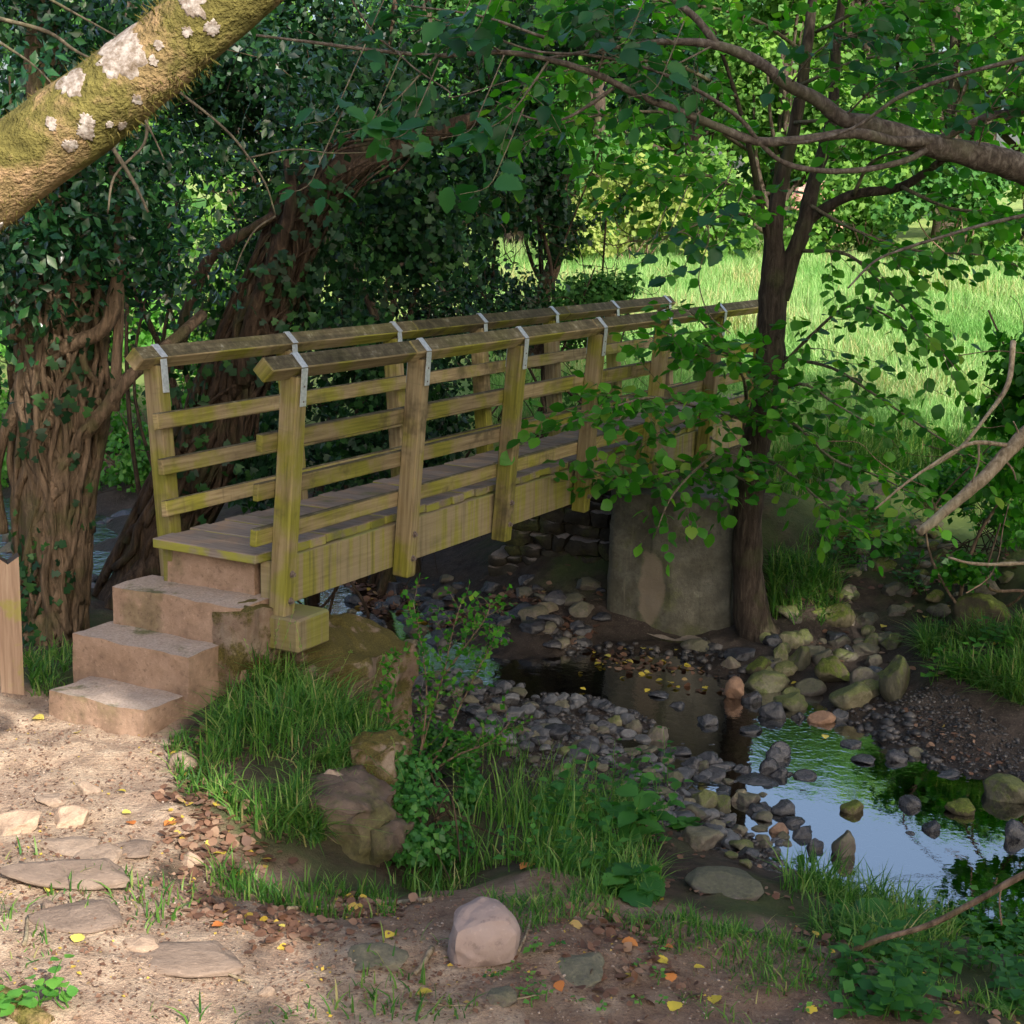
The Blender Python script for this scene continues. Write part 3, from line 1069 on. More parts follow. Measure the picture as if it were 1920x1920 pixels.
def lumpy(mb, c, ax, h, n=14, amp=.02, sc_=3.0, seed=0, rnd=0.0, roundness=0.0):
    h = np.asarray(h, float)
    c = np.asarray(c, float)
    g = np.linspace(-1, 1, n + 1)
    A, Bq = np.meshgrid(g, g, indexing='ij')
    for a in range(3):
        o1, o2 = [k for k in range(3) if k != a]
        for s in (-1, 1):
            p = np.zeros((n + 1, n + 1, 3))
            p[..., a] = s; p[..., o1] = A; p[..., o2] = Bq
            p = p.reshape(-1, 3)
            if roundness:
                q = p / np.linalg.norm(p, axis=1, keepdims=True) * 1.25
                p = p * (1 - roundness) + q * roundness
            w = c + (p * h) @ ax
            d = np.stack([fbm(w, sc_, 4, seed + k * 31) for k in range(3)], 1) * amp
            w = w + d
            i = np.arange(n)[:, None] * (n + 1) + np.arange(n)[None]
            Q = np.stack([i, i + n + 1, i + n + 2, i + 1], -1).reshape(-1, 4)
            nn = np.cross(w[Q[0, 1]] - w[Q[0, 0]], w[Q[0, 3]] - w[Q[0, 0]])
            if nn @ (ax[a] * s) < 0:
                Q = Q[:, ::-1]
            mb.add(w, None, Q, rnd)


BAX = np.array([U, V, ZU])
steps = thing('concrete_steps', bp(5.9, -5.4, -.82), 'three worn pinkish concrete steps leading up from the path to the bridge deck', 'steps')
for (a0, a1, v0, v1, zt, nm, rn) in ((6.236, 6.56, -5.78, -4.90, -.235, 'step', .04), (5.965, 6.30, -5.82, -5.02, -.45, 'step', .02), (5.655, 6.03, -5.70, -5.055, -.667, 'step', .02)):
    m = MB()
    lumpy(m, bp((a0 + a1) / 2, (v0 + v1) / 2, (zt - 1.1) / 2), BAX, [(a1 - a0) / 2, (v1 - v0) / 2, (zt + 1.1) / 2], 30, .008, 6.0, int(a0 * 10), 0, .0)
    m.build('step', MT['concrete_step'], steps, True)
m = MB()
lumpy(m, bp(6.52, -5.30, -.15), BAX, [.03, .30, .11], 14, .006, 6., 3)
m.build('riser', MT['concrete_step'], steps)
m = MB()
lumpy(m, bp(6.36, -4.97, -.70), BAX, [.15, .10, .45], 18, .035, 5., 8, 0, .2)
m.build('kerb_block', MT['mossy_rock'], steps)

m = MB()
lumpy(m, bp(6.92, -4.96, -1.14), BAX, [.42, .46, .60], 34, .09, 3.0, 21, 0, .4)
o = m.build('rubble_footing', MT['mossy_rock'])
tag(o, 'mossy brown stone footing carrying the near end of the bridge', 'stone footing')

abut = thing('concrete_abutment', bp(12.3, -4.7, -1.75), 'tall damp concrete abutment under the far end of the bridge', 'abutment')
def prism(mb, foot, z0, z1, nz, amp, sc_, seed, batter=.03):
    """upright faces over a footprint given in bridge coordinates, with an uneven top"""
    foot = np.array(foot, float)
    P = []
    for i in range(len(foot)):
        a_, b_ = foot[i], foot[(i + 1) % len(foot)]
        k = max(2, int(np.linalg.norm(b_ - a_) / .045))
        for t in np.linspace(.02, .98, k):
            P.append(a_ * (1 - t) + b_ * t)
    P = np.array(P); n_ = len(P); cen = P.mean(0)
    zs_ = np.linspace(z0, z1, nz)
    rows = []
    for k, z in enumerate(zs_):
        q = P + (P - cen) / np.linalg.norm(P - cen, axis=1, keepdims=True) * batter * (1 - k / (nz - 1))
        rows.append(U * q[:, :1] + V * q[:, 1:] + ZU * z)
    for t in (.985, .9, .7, .45, .2, .02):
        q = cen + (P - cen) * t
        rows.append(U * q[:, :1] + V * q[:, 1:] + ZU * (z1 + (.012 if t < .98 else .006)))
    W = np.concatenate(rows)
    W = W + np.stack([fbm(W, sc_, 4, seed + k * 31) for k in range(3)], 1) * amp
    i = np.arange(len(rows) - 1)[:, None] * n_; j = np.arange(n_)[None]; j2 = (j + 1) % n_
    mb.add(W, None, np.stack([i + j, i + j2, i + n_ + j2, i + n_ + j], -1).reshape(-1, 4))


m = MB()
prism(m, [(11.74, -5.27), (11.74, -4.68), (11.93, -4.22), (12.25, -4.26), (13.2, -4.85), (13.2, -5.3)], -1.80, -.46, 26, .016, 4.5, 31, .015)
m.build('body', MT['concrete_wet'], abut)
m = MB()
lumpy(m, bp(11.75, -4.85, -1.74), BAX, [.12, .45, .10], 14, .02, 5., 37)
m.build('plinth', MT['rubble'], abut)

wall = thing('dry_stone_wall', bp(12.3, -6.0, -1.7), 'dark coursed rubble wall in the shade beside the concrete abutment', 'wall')
m = MB()
zz = -1.72
row = 0
while zz < -.6:
    hh = random.uniform(.06, .15)
    vv = -6.7 + random.uniform(0, .2)
    while vv < -5.32:
        ww = random.uniform(.12, .4)
        lumpy(m, bp(12.32 + random.uniform(-.03, .03) + .12 * (zz + 1.7), vv + ww / 2, zz + hh / 2), BAX, [.2, ww / 2 - .004, hh / 2 - .003], 7, .035, 6., row, 0, .35)
        vv += ww
    zz += hh
    row += 1
m.build('masonry', MT['rubble'], wall)

# notched fence post at the left edge
fp = at_z(23, 1302, -.83)
fpx, fpy = unit(np.array([.93, .36, 0])), unit(np.array([-.36, .93, 0]))
prof = [(-.062, -.3), (.062, -.3), (.058, .785), (.0, .745), (-.058, .79)]
vv = []
for y in (-.055, .055):
    for (x, z) in prof:
        vv.append(fp + fpx * x + fpy * y + ZU * z)
m = MB()
uq = []
qs = [(0, 1, 6, 5), (1, 2, 7, 6), (2, 3, 8, 7), (3, 4, 9, 8), (4, 0, 5, 9)]
for q in qs:
    for i in q:
        uq.append((prof[i % 5][1], prof[i % 5][0] + (.11 if i > 4 else 0)))
tq = [(0, 2, 1), (0, 3, 2), (0, 4, 3), (5, 6, 7), (5, 7, 8), (5, 8, 9)]
ut = [(prof[i % 5][1], prof[i % 5][0]) for t in tq for i in t]
m.add(vv, tq, qs, .4, ut, uq)
mm = NT('post_timber')
uvp = mm.uv()
gp_ = mm.noise(mm.mapping(uvp, (2.2, 40, 1)), 1.0, 6, .6, .4)
cc = mm.ramp(gp_, [(.25, (.17, .11, .075)), (.5, (.29, .20, .14)), (.75, (.38, .28, .20))])
cc = mm.mix(mm.math('MULTIPLY', mm.step(mm.noise(mm.obj(), 4.5, 4), .52, .62), .7), cc, (.25, .24, .05))
cc = mm.mix(mm.step(mm.nz(), .4, .8), cc, (.06, .045, .035))
MT['post_timber'] = mm.done(mm.bsdf(cc, .85, .2, gp_, .5, .006))
o = m.build('fence_post', MT['post_timber'], None, False, True)
tag(o, 'squared timber fence post with a notched top beside the path', 'post')

# ------------------------------------------------------------------ stones
import bmesh


def stone_mesh(name, seed, flat=.6, cuts=6, sub=4, amp=.13):
    bm = bmesh.new()
    bmesh.ops.create_icosphere(bm, subdivisions=sub, radius=1)
    P = np.array([v.co[:] for v in bm.verts])
    r = np.random.default_rng(seed)
    for _ in range(cuts):
        n = unit(r.normal(0, 1, 3)); d = r.uniform(.55, .86)
        k = P @ n - d
        P = P - np.outer(np.clip(k, 0, None) * .97, n)
    P = P * (1 + amp * fbm(P, 1.1, 3, seed)[:, None]) * np.array([1, r.uniform(.65, .9), flat])
    P = P + .03 * np.stack([fbm(P, 4, 4, seed + k, .6) for k in range(3)], 1)
    P = P / (np.ptp(P[:, 0]) / 2)
    for v, c in zip(bm.verts, P):
        v.co = c
    me = bpy.data.meshes.new(name)
    bm.to_mesh(me)
    bm.free()
    me.polygons.foreach_set('use_smooth', np.ones(len(me.polygons), bool))
    return me


STM = {}


def stone(name, P, w, h, mat, label, cat='stone', group=None, variant=None, rz=None, tilt=.2, depth=None, sink=.25, flat=None):
    """a loose stone, w wide and h high, its foot at P"""
    variant = random.randrange(14) if variant is None else variant
    key = (variant, mat)
    if key not in STM:
        me = stone_mesh(name, 100 + variant, .62, 7 + variant % 6) if variant < 14 else stone_mesh(name, 100 + variant, .6, 4, 4, .10)
        me.materials.append(MT[mat])
        STM[key] = me
    o = bpy.data.objects.new(name, STM[key])
    col.objects.link(o)
    o.location = (P[0], P[1], P[2] + h * (.5 - sink))
    o.scale = (w / 2, (depth or w * random.uniform(.7, 1)) / 1.6, h / 1.1)
    o.rotation_euler = (random.uniform(-tilt, tilt), random.uniform(-tilt, tilt), random.uniform(-.5, .5) if rz is None else rz)
    return tag(o, label, cat, group)


def px_stone(name, px, py, w, h, mat, label, group=None, zfix=None, sink=.25, cat='stone', **kw):
    yb = py + h * .40
    P = at_z(px, yb, zfix) if zfix is not None else hit(px, yb)
    if zfix is None and P[2] < ZW:
        P = at_z(px, yb, ZW - .02)
    dep = proj(P)[2][0]
    P = P + np.array([0, 1, 0]) * (w * dep / F) * .35
    return stone(name, P, w * dep / F, h * dep / F * 1.05, mat, label, cat, group, sink=sink, **kw)


bc = hit(897, 1822)
m = MB()
ba = np.array([unit([.98, .18, .05]), unit([-.18, .98, 0]), unit([-.05, 0, 1])])
lumpy(m, bc + np.array([0, .13, .075]), ba, [.128, .116, .094], 34, .032, 4.0, 74, 0, .70)
o = m.build('boulder', MT['stone_pink'])
tag(o, 'big smooth pinkish boulder sitting on the bare earth in the foreground', 'boulder')
# path rocks
for px, py, w, h, lab in [(154, 1478, 64, 34, 'domed tan rock standing proud of the path, an orange leaf at its foot'),
                          (125, 1538, 72, 40, 'squarish tan rock bedded in the path below the domed one'),
                          (22, 1552, 95, 40, 'low broad tan rock bedded at the left edge of the path'),
                          (96, 1506, 70, 18, 'thin flat rock flush with the path between the two tan rocks'),
                          (342, 1430, 62, 44, 'grey-brown rock half buried at the edge of the tall grass mound'),
                          (354, 1622, 44, 34, 'small upright brown rock where the leaf drift meets the path'),
                          (86, 1706, 34, 34, 'small pale knobbly rock alone on the sunny path'),
                          (268, 1778, 84, 26, 'flat pale ledge of rock breaking through the lower path'),
                          (500, 1868, 34, 20, 'small grey pebble-like stone in the lower path'),
                          (936, 1872, 60, 30, 'small tan wedge-shaped stone just below the pinkish boulder'),
                          (704, 1815, 120, 26, 'flat grey rock flush with the soil left of the pinkish boulder'),
                          (1085, 1835, 130, 30, 'flat brown slab flush with the soil right of the pinkish boulder'),
                          (1370, 1668, 150, 34, 'broad flat grey slab on the edge of the bank above the stream'),
                          (612, 1476, 78, 82, 'rounded pale rock jutting from the bank under the tall grass')]:
    px_stone('path_rock' if px < 560 else 'rock', px, py, w, h, 'stone_path' if px < 560 else ('stone_dry' if px != 612 else 'stone_path'), lab, None, None, .42, cat='rock', tilt=.06)
for px, py, w, h, lab in [(130, 1668, 270, 60, 'broad cracked slab of bedrock flush with the sunny path'), (330, 1835, 320, 66, 'wide flat slab of bedrock across the lower path'), (150, 1740, 190, 40, 'flat slab of bedrock between the small knobbly rock and the lower ledge')]:
    px_stone('flat_bedrock', px, py, w, h * .5, 'stone_path', lab, None, None, .40, cat='rock', tilt=.03, depth=.30, variant=9, rz=random.uniform(-.3, .3))
for px, py, w, lab in [(130, 1602, 130, 'long thin rock ledge across the path, upper of three'), (240, 1604, 110, 'thin rock ledge joining the path ledge on its right'), (170, 1622, 120, 'short low rock ledge in the path under the long one')]:
    px_stone('rock_ledge', px, py, w, 16, 'stone_path', lab, None, None, .35, cat='rock', tilt=.05)
# eroded lump under the tall grass
def outcrop(name, px, py, h, amp, sc_, seed, mat, label, rnd_=.5, off=(0, 0, 0)):
    c_ = hit(px, py) + np.array(off)
    m = MB()
    lumpy(m, c_, BAX, h, 26, amp, sc_, seed, 0, rnd_)
    return tag(m.build(name, mat), label, 'rock')


MT['bank_earth'] = concrete_mat('bank_earth', (.085, .062, .048), (.15, .112, .086), .55, False, 12., False, False)
outcrop('bank_rock', 640, 1570, (.20, .20, .22), .07, 4.5, 51, MT['bank_earth'], 'brown rock face exposed in the eroded end of the grass bank', .45, (0, .12, -.02))
outcrop('bank_rock', 705, 1490, (.13, .13, .26), .06, 5., 52, MT['mossy_rock'], 'mossy rock standing over the dark hollow at the bank end', .45, (0.02, .1, -.05))
outcrop('bank_rock', 700, 1590, (.12, .12, .07), .04, 6., 53, MT['bank_earth'], 'jutting ledge of brown rock over the dark hollow', .3, (.03, .0, .06))


def zc(x, y, w, h):
    return 1120 + x / 2.4, 800 + y / 2.4, w / 2.4, h / 2.4


HEAP = 'stones heaped at the foot of the far bank'
heap = [(830, 1045, 95, 85, 'stone_green', None), (920, 1050, 105, 115, 'stone_green', 'round greenish stone standing upright in the back row of the heap'),
        (1020, 1050, 95, 100, 'stone_dry', 'pale tan stone behind the heap, beside the round greenish one'),
        (735, 1095, 125, 85, 'stone_moss', 'dark mossy stone at the upstream end of the heap'), (845, 1110, 125, 65, 'stone_green', None),
        (770, 1170, 190, 100, 'stone_green', 'broad greenish stone in the front row of the heap, beside the rust-coloured point'),
        (965, 1190, 160, 80, 'stone_dry', 'long sloping grey slab leaning in the middle of the heap'), (1080, 1110, 175, 135, 'stone_moss', 'big dark mossy stone in the centre of the heap'),
        (1210, 1160, 140, 105, 'stone_dry', 'pointed tan stone propped against the tall grey block'), (1155, 1225, 195, 115, 'stone_green', 'rounded moss-capped stone at the front of the heap'),
        (1350, 1145, 155, 220, 'stone_green', 'tall grey block ending the heap on the bank side'), (620, 1190, 92, 118, 'stone_rust', 'rust-coloured pointed stone standing in the stream beside the heap'),
        (700, 1230, 95, 70, 'stone_wet', None), (885, 1250, 155, 85, 'stone_green', None), (880, 1205, 95, 45, 'stone_green', None),
        (800, 1290, 125, 90, 'stone_wet', 'wet dark purple-grey stone at the water edge before the heap'), (910, 1310, 75, 55, 'stone_wet', None), (1015, 1325, 135, 62, 'stone_rust', 'rusty orange rough stone at the water edge before the heap'),
        (1095, 1305, 85, 72, 'stone_wet', None), (605, 1070, 95, 62, 'stone_dry', None), (930, 960, 85, 72, 'stone_green', None), (1095, 980, 105, 60, 'stone_dry', None), (1015, 970, 65, 34, 'stone_dry', None),
        (1215, 880, 125, 66, 'stone_dry', 'pale domed stone above the heap on the muddy bank'), (1225, 925, 64, 64, 'stone_green', None), (1210, 1015, 125, 42, 'stone_dry', None), (1140, 1045, 85, 44, 'stone_dry', None), (1245, 1060, 75, 62, 'stone_dry', None),
        (1180, 975, 55, 34, 'stone_dry', None), (1285, 965, 115, 44, 'stone_dry', None), (1060, 770, 115, 84, 'stone_moss', 'small mossy boulder on the bank between the slender trunk and the heap'), (1095, 870, 145, 110, 'stone_moss', None)]
for x, y, w, h, mt_, lab in heap:
    px_stone('heap_stone', *zc(x, y, w, h), mt_, lab or 'smaller stone among the heap on the far bank', None if lab else HEAP, sink=.2, variant=random.choice([14, 15, 16, 17, 18]) if random.random() < .5 else None)
for _ in range(22):
    w = random.uniform(26, 52)
    px_stone('heap_stone', random.uniform(1420, 1690), random.uniform(1195, 1310), w, w * random.uniform(.5, .8), random.choice(['stone_dry', 'stone_green', 'stone_green', 'stone_wet']), 'smaller stone among the heap on the far bank', HEAP, sink=.2)
for _ in range(70):
    w = random.uniform(16, 58)
    px_stone('far_bank_stone', random.uniform(1480, 1900), random.uniform(900, 1180), w, w * random.uniform(.4, .7), random.choice(['stone_dry', 'stone_dry', 'stone_green', 'stone_moss']), 'dull stone bedded in the dark earth of the far bank', 'stones in the far bank', sink=.35)
WETG = 'dark stones standing in the stream'
for x, y, w, h, mt_, lab in [(495, 1330, 100, 62, 'stone_wet', None), (275, 1395, 105, 76, 'stone_dry', None), (825, 1470, 115, 88, 'stone_wet', 'dark rounded stone at the head of the bright pool'), (775, 1545, 95, 95, 'stone_wet', 'dark upright stone at the corner of the bright pool'),
                             (700, 1375, 115, 44, 'stone_wet', None), (365, 1260, 85, 34, 'stone_wet', None), (280, 1215, 95, 34, 'stone_wet', None), (940, 1580, 115, 44, 'stone_wet', 'low dark stone lying alone in the head of the bright pool'), (1155, 1725, 115, 74, 'stone_moss', 'dark mossy stone in the middle of the bright pool'),
                             (1115, 1890, 110, 145, 'stone_dry', 'upright brown stone standing at the near edge of the bright pool'), (1510, 1810, 85, 64, 'stone_wet', 'dark angular stone by itself in the reflecting water'), (1410, 1700, 100, 60, 'stone_wet', None),
                             (1655, 1725, 135, 76, 'stone_moss', None), (1850, 1655, 205, 120, 'stone_green', 'large moss-streaked stone at the right edge of the stream'), (1890, 1830, 110, 110, 'stone_wet', None), (1150, 1440, 95, 34, 'stone_wet', None), (1205, 1510, 115, 40, 'stone_wet', None),
                             (1355, 1495, 105, 66, 'stone_wet', None), (1440, 1475, 85, 50, 'stone_dry', None), (1590, 1575, 115, 34, 'stone_wet', None), (1740, 1420, 70, 40, 'stone_dry', None), (860, 1570, 60, 24, 'stone_wet', None), (1410, 1838, 50, 22, 'stone_wet', None), (925, 1645, 40, 18, 'stone_wet', None)]:
    px_stone('stream_stone', *zc(x, y, w, h), mt_, lab or 'dark wet stone breaking the surface of the stream', None if lab else WETG, zfix=ZW - .015, sink=.22, tilt=.12, variant=random.choice([14, 15, 16, 17]) if (lab or random.random() < .4) else None)
SHORE = 'grey stones along the gravel shore'
for x, y, w, h, mt_ in [(350, 1585, 85, 84, 'stone_dry'), (375, 1475, 155, 44, 'stone_wet'), (555, 1540, 135, 34, 'stone_wet'), (530, 1585, 115, 54, 'stone_wet'), (725, 1620, 225, 44, 'stone_wet'), (480, 1690, 125, 114, 'stone_green'), (565, 1720, 85, 94, 'stone_green'),
                        (650, 1675, 95, 74, 'stone_dry'), (420, 1750, 165, 84, 'stone_dry'), (470, 1875, 205, 94, 'stone_dry'), (640, 1820, 85, 54, 'stone_dry'), (540, 1805, 85, 54, 'stone_dry'), (880, 1790, 145, 44, 'stone_wet'), (720, 1730, 75, 64, 'stone_wet'), (820, 1820, 85, 64, 'stone_rust'),
                        (930, 1845, 125, 64, 'stone_wet'), (985, 1890, 75, 84, 'stone_wet'), (250, 1550, 60, 40, 'stone_wet'), (230, 1640, 70, 40, 'stone_dry'), (310, 1660, 80, 46, 'stone_dry')]:
    px_stone('shore_stone', *zc(x, y, w, h), mt_, 'grey stone lying on the gravel shore beside the stream', SHORE, sink=.25)
# loose cobbles of the bed and shore
COB = 'cobbles strewn over the stream bed'
n = 0
while n < 100:
    px, py = random.uniform(740, 1480), random.uniform(1215, 1640)
    fr = (px - 740) / 740
    lo = 1225 + fr * 190
    hi = 1330 + fr * 330
    if not (lo < py < hi) or (px < 900 and py > 1370):
        continue
    if random.random() < .25 and py < lo + 25:
        continue
    w = random.choice([14, 18, 22, 26, 32, 40]) * random.uniform(.8, 1.2) * (.8 + .4 * fr)
    wetp = 1 - (py - lo) / (hi - lo)
    mt_ = 'stone_wet' if random.random() < .25 + .75 * wetp else random.choice(['stone_dry', 'stone_dry', 'stone_green'])
    px_stone('cobble', px, py, w, w * random.uniform(.4, .75), mt_, 'small rounded cobble on the stony stream bed', COB, sink=.2)
    n += 1
n = 0
BAR = [(760, 1255), (900, 1265), (1080, 1300), (1190, 1345), (1290, 1430), (1440, 1500), (1500, 1600), (1380, 1610), (1240, 1540), (1120, 1440), (960, 1400), (800, 1350)]
while n < 190:
    px, py = random.uniform(760, 1500), random.uniform(1255, 1610)
    if not inpoly(np.array([px]), np.array([py]), BAR)[0]:
        continue
    w = random.uniform(18, 46) * (1.15 if random.random() < .2 else .85)
    px_stone('cobble', px, py, w, w * random.uniform(.4, .65), random.choice(['stone_blue', 'stone_blue', 'stone_wet', 'stone_dry']), 'small rounded cobble on the stony stream bed', COB, sink=.18, variant=random.randrange(18))
    n += 1
for _ in range(64):
    px, py = random.uniform(640, 1130), random.uniform(1085, 1215)
    if py < 1235 - (px - 640) * .12 and py > 1100 + (px - 640) * .08:
        pass
    w = random.uniform(24, 60)
    px_stone('shaded_stone', px, py, w, w * .5, random.choice(['stone_wet', 'stone_wet', 'stone_dry']), 'dim stone in the deep shade under the bridge', 'stones under the bridge', sink=.25)  # mostly the dark wet-stone colour, painting in the shade under the bridge
for _ in range(40):
    px, py = random.uniform(-20, 300), random.uniform(955, 1180)
    P = at_z(px, py, ZW)
    w = random.uniform(.12, .4)
    stone('riffle_stone', P - np.array([0, 0, .03]), w, w * .5, random.choice(['stone_wet', 'stone_dry']), 'wet stone in the riffle behind the ivy-clad trunk', 'stone', 'stones in the upstream riffle')
for x, y, w, h, mt_, lab in [(1040, 240, 95, 70, 'stone_dry', 'dark rounded rock at the lip of the far bank, below the grass'), (1135, 285, 90, 80, 'stone_dry', 'dark rock beside the rounded one at the lip of the far bank'), (1520, 350, 145, 160, 'stone_moss', 'moss-topped rock in the far bank behind the broken branch'),
                             (1000, 565, 85, 44, 'stone_dry', 'flat grey stone halfway up the muddy far bank'), (1070, 562, 55, 54, 'stone_dry', 'small tan stone halfway up the muddy far bank'), (1200, 620, 66, 76, 'stone_wet', 'bluish leaning slab on the muddy far bank'),
                             (1300, 515, 125, 66, 'stone_dry', 'long dark rock under the broken branch tip'), (1395, 505, 85, 60, 'stone_dry', 'dark rock right of the long one under the broken branch'), (1150, 665, 105, 44, 'stone_green', 'low mossy grey stone in the middle of the far bank'),
                             (1745, 850, 275, 185, 'stone_moss', 'big mossy green boulder on the grassy far bank'), (480, 750, 110, 100, 'stone_moss', 'mossy knob of rock beside the concrete abutment'), (480, 1000, 190, 60, 'stone_dry', 'broad flat brown stone at the foot of the abutment'), (650, 1040, 150, 60, 'stone_wet', 'dark flat stone at the foot of the slender trunk')]:
    px_stone('bank_stone', *zc(x, y, w, h), mt_, lab, None, sink=.3, variant=15 if w > 250 else None)

# gravel and pebbles nobody could count
def scatter(poly, n, seed=0):
    poly = np.array(poly)
    r = np.random.default_rng(seed)
    out = []
    while len(out) < n:
        x = r.uniform(poly[:, 0].min(), poly[:, 0].max(), n * 2)
        y = r.uniform(poly[:, 1].min(), poly[:, 1].max(), n * 2)
        k = inpoly(x, y, poly)
        out += list(zip(x[k], y[k]))
    return np.array(out[:n])


def pebbles(name, pts, smin, smax, mat, label):
    bm = bmesh.new(); bmesh.ops.create_icosphere(bm, subdivisions=1, radius=1)
    tv = np.array([v.co[:] for v in bm.verts]); tf = np.array([[v.index for v in f.verts] for f in bm.faces]); bm.free()
    n = len(pts); s = smin + (smax - smin) * rng.random(n) ** 3
    z = hz(pts[:, 0], pts[:, 1])
    ang = rng.random(n) * 6.28
    sc3 = np.stack([np.ones(n), rng.uniform(.6, 1, n), rng.uniform(.35, .7, n)], 1) * s[:, None]
    W = tv[None] * (1 + rng.normal(0, .12, (n, len(tv), 1))) * sc3[:, None]
    c, s_ = np.cos(ang)[:, None], np.sin(ang)[:, None]
    X = np.stack([W[..., 0] * c - W[..., 1] * s_, W[..., 0] * s_ + W[..., 1] * c, W[..., 2]], -1)
    X = X + np.stack([pts[:, 0], pts[:, 1], z + s * .1], 1)[:, None]
    m = MB()
    m.add(X.reshape(-1, 3), (tf[None] + (np.arange(n) * len(tv))[:, None, None]).reshape(-1, 3), None, np.repeat(rng.random(n), len(tv)))
    o = m.build(name, mat)
    return tag(o, label, 'gravel', kind='stuff')


def pebble_mat(name, stops, rough):
    m = NT(name)
    c = m.ramp(m.attr('rnd'), stops)
    c = m.mix(m.math('MULTIPLY', m.noise(m.obj(), 90., 3), .5), c, m.mix(1.0, c, (.5, .48, .46), 'MULTIPLY'))
    return m.done(m.bsdf(c, rough, .35))


MT['peb_wet'] = pebble_mat('pebble_wet', [(0, (.018, .018, .02)), (.5, (.05, .047, .048)), (1, (.12, .11, .105))], .4)
MT['peb_dry'] = pebble_mat('pebble_dry', [(0, (.14, .09, .07)), (.5, (.27, .20, .15)), (1, (.42, .34, .28))], .9)
bedpoly = [at_z(a, b, -1.65)[:2] for a, b in [(740, 1230), (1180, 1290), (1480, 1480), (1580, 1640), (1420, 1690), (1180, 1580), (950, 1450), (780, 1370)]]
pebbles('stream_bed_pebbles', scatter([at_z(a, b, -1.78)[:2] for a, b in [(1000, 1215), (1330, 1240), (1480, 1330), (1660, 1350), (1800, 1470), (1930, 1560), (1930, 1700), (1600, 1660), (1480, 1500), (1200, 1310)]], 2600, 7), .012, .06, MT['peb_wet'], 'drowned pebbles on the bed of the stream')
pebbles('gravel', scatter(bedpoly, 5200, 1), .007, .032, MT['peb_wet'], 'dark gravel and pebbles of the stream bed')
beach = [at_z(a, b, -1.65)[:2] for a, b in [(1640, 1310), (1760, 1330), (1960, 1420), (1960, 1520), (1800, 1470)]]
pebbles('shingle', scatter(beach, 1800, 2), .006, .022, MT['peb_wet'], 'fine muddy shingle on the far shore')
pathpoly = [at_z(a, b, -.85)[:2] for a, b in [(-20, 1300), (280, 1350), (420, 1560), (1000, 1680), (1500, 1700), (1700, 1930), (-20, 1930)]]
pebbles('path_grit', scatter(pathpoly, 5200, 3), .002, .0085, MT['peb_dry'], 'grit and crumbs of soil on the trodden path')

# ------------------------------------------------------------------ vegetation helpers
POOL = [(1440, 1425), (1560, 1415), (1690, 1465), (1780, 1540), (1750, 1600), (1690, 1660), (1560, 1650), (1440, 1560)]


def clear_pool(P, keep=.04):
    """leaves that would hang between the open sky and the pool's surface are mostly absent: the gap over the water"""
    Q = np.array(P, float).copy()
    Q[:, 2] = 2 * ZW - Q[:, 2]
    x, y, z = proj(Q)
    k = inpoly(x + rng.normal(0, 22, len(x)), y + rng.normal(0, 16, len(x)), POOL) & (z > 4)
    return ~k | (rng.random(len(x)) < keep)


def pxp(pts, n=6):
    return catmull(np.array([at_y(a, b, Y) for a, b, Y in pts]), n)


def resample(P, m):
    d = np.concatenate([[0], np.cumsum(np.linalg.norm(np.diff(P, axis=0), axis=1))])
    t = np.linspace(0, d[-1], m)
    return np.stack([np.interp(t, d, P[:, k]) for k in range(3)], 1), d[-1]


def twig_leaves(mbl, path, ll, kind, flat, wid, start=.15, step=None, upn=None, pool=True):
    step = step or ll * .62
    Q, ln = resample(path, 60)
    m = max(2, int(ln * (1 - start) / step))
    t = np.linspace(start, 1, m) + rng.normal(0, .02, m)
    idx = np.clip((t * 59).astype(int), 0, 58)
    P = Q[idx]
    T = unit(Q[np.clip(idx + 1, 0, 59)] - Q[np.clip(idx - 1, 0, 59)])
    up = unit((ZU if upn is None else upn) + rng.normal(0, .42, (m, 3)))
    side = unit(np.cross(T, up)) * np.where(np.arange(m) % 2, 1, -1)[:, None]
    D = unit(side * .9 + T * .75 + rng.normal(0, .2, (m, 3)) - ZU * .12)
    D[-1] = unit(T[-1] + rng.normal(0, .1, 3))
    Nn = unit(up * flat + rng.normal(0, 1, (m, 3)) * (1 - flat))
    L = ll * rng.uniform(.6, 1.15, m)
    if pool:
        k = clear_pool(P)
        P, D, Nn, L = P[k], D[k], Nn[k], L[k]
    leaves(mbl, P, D, Nn, L, kind, wid)


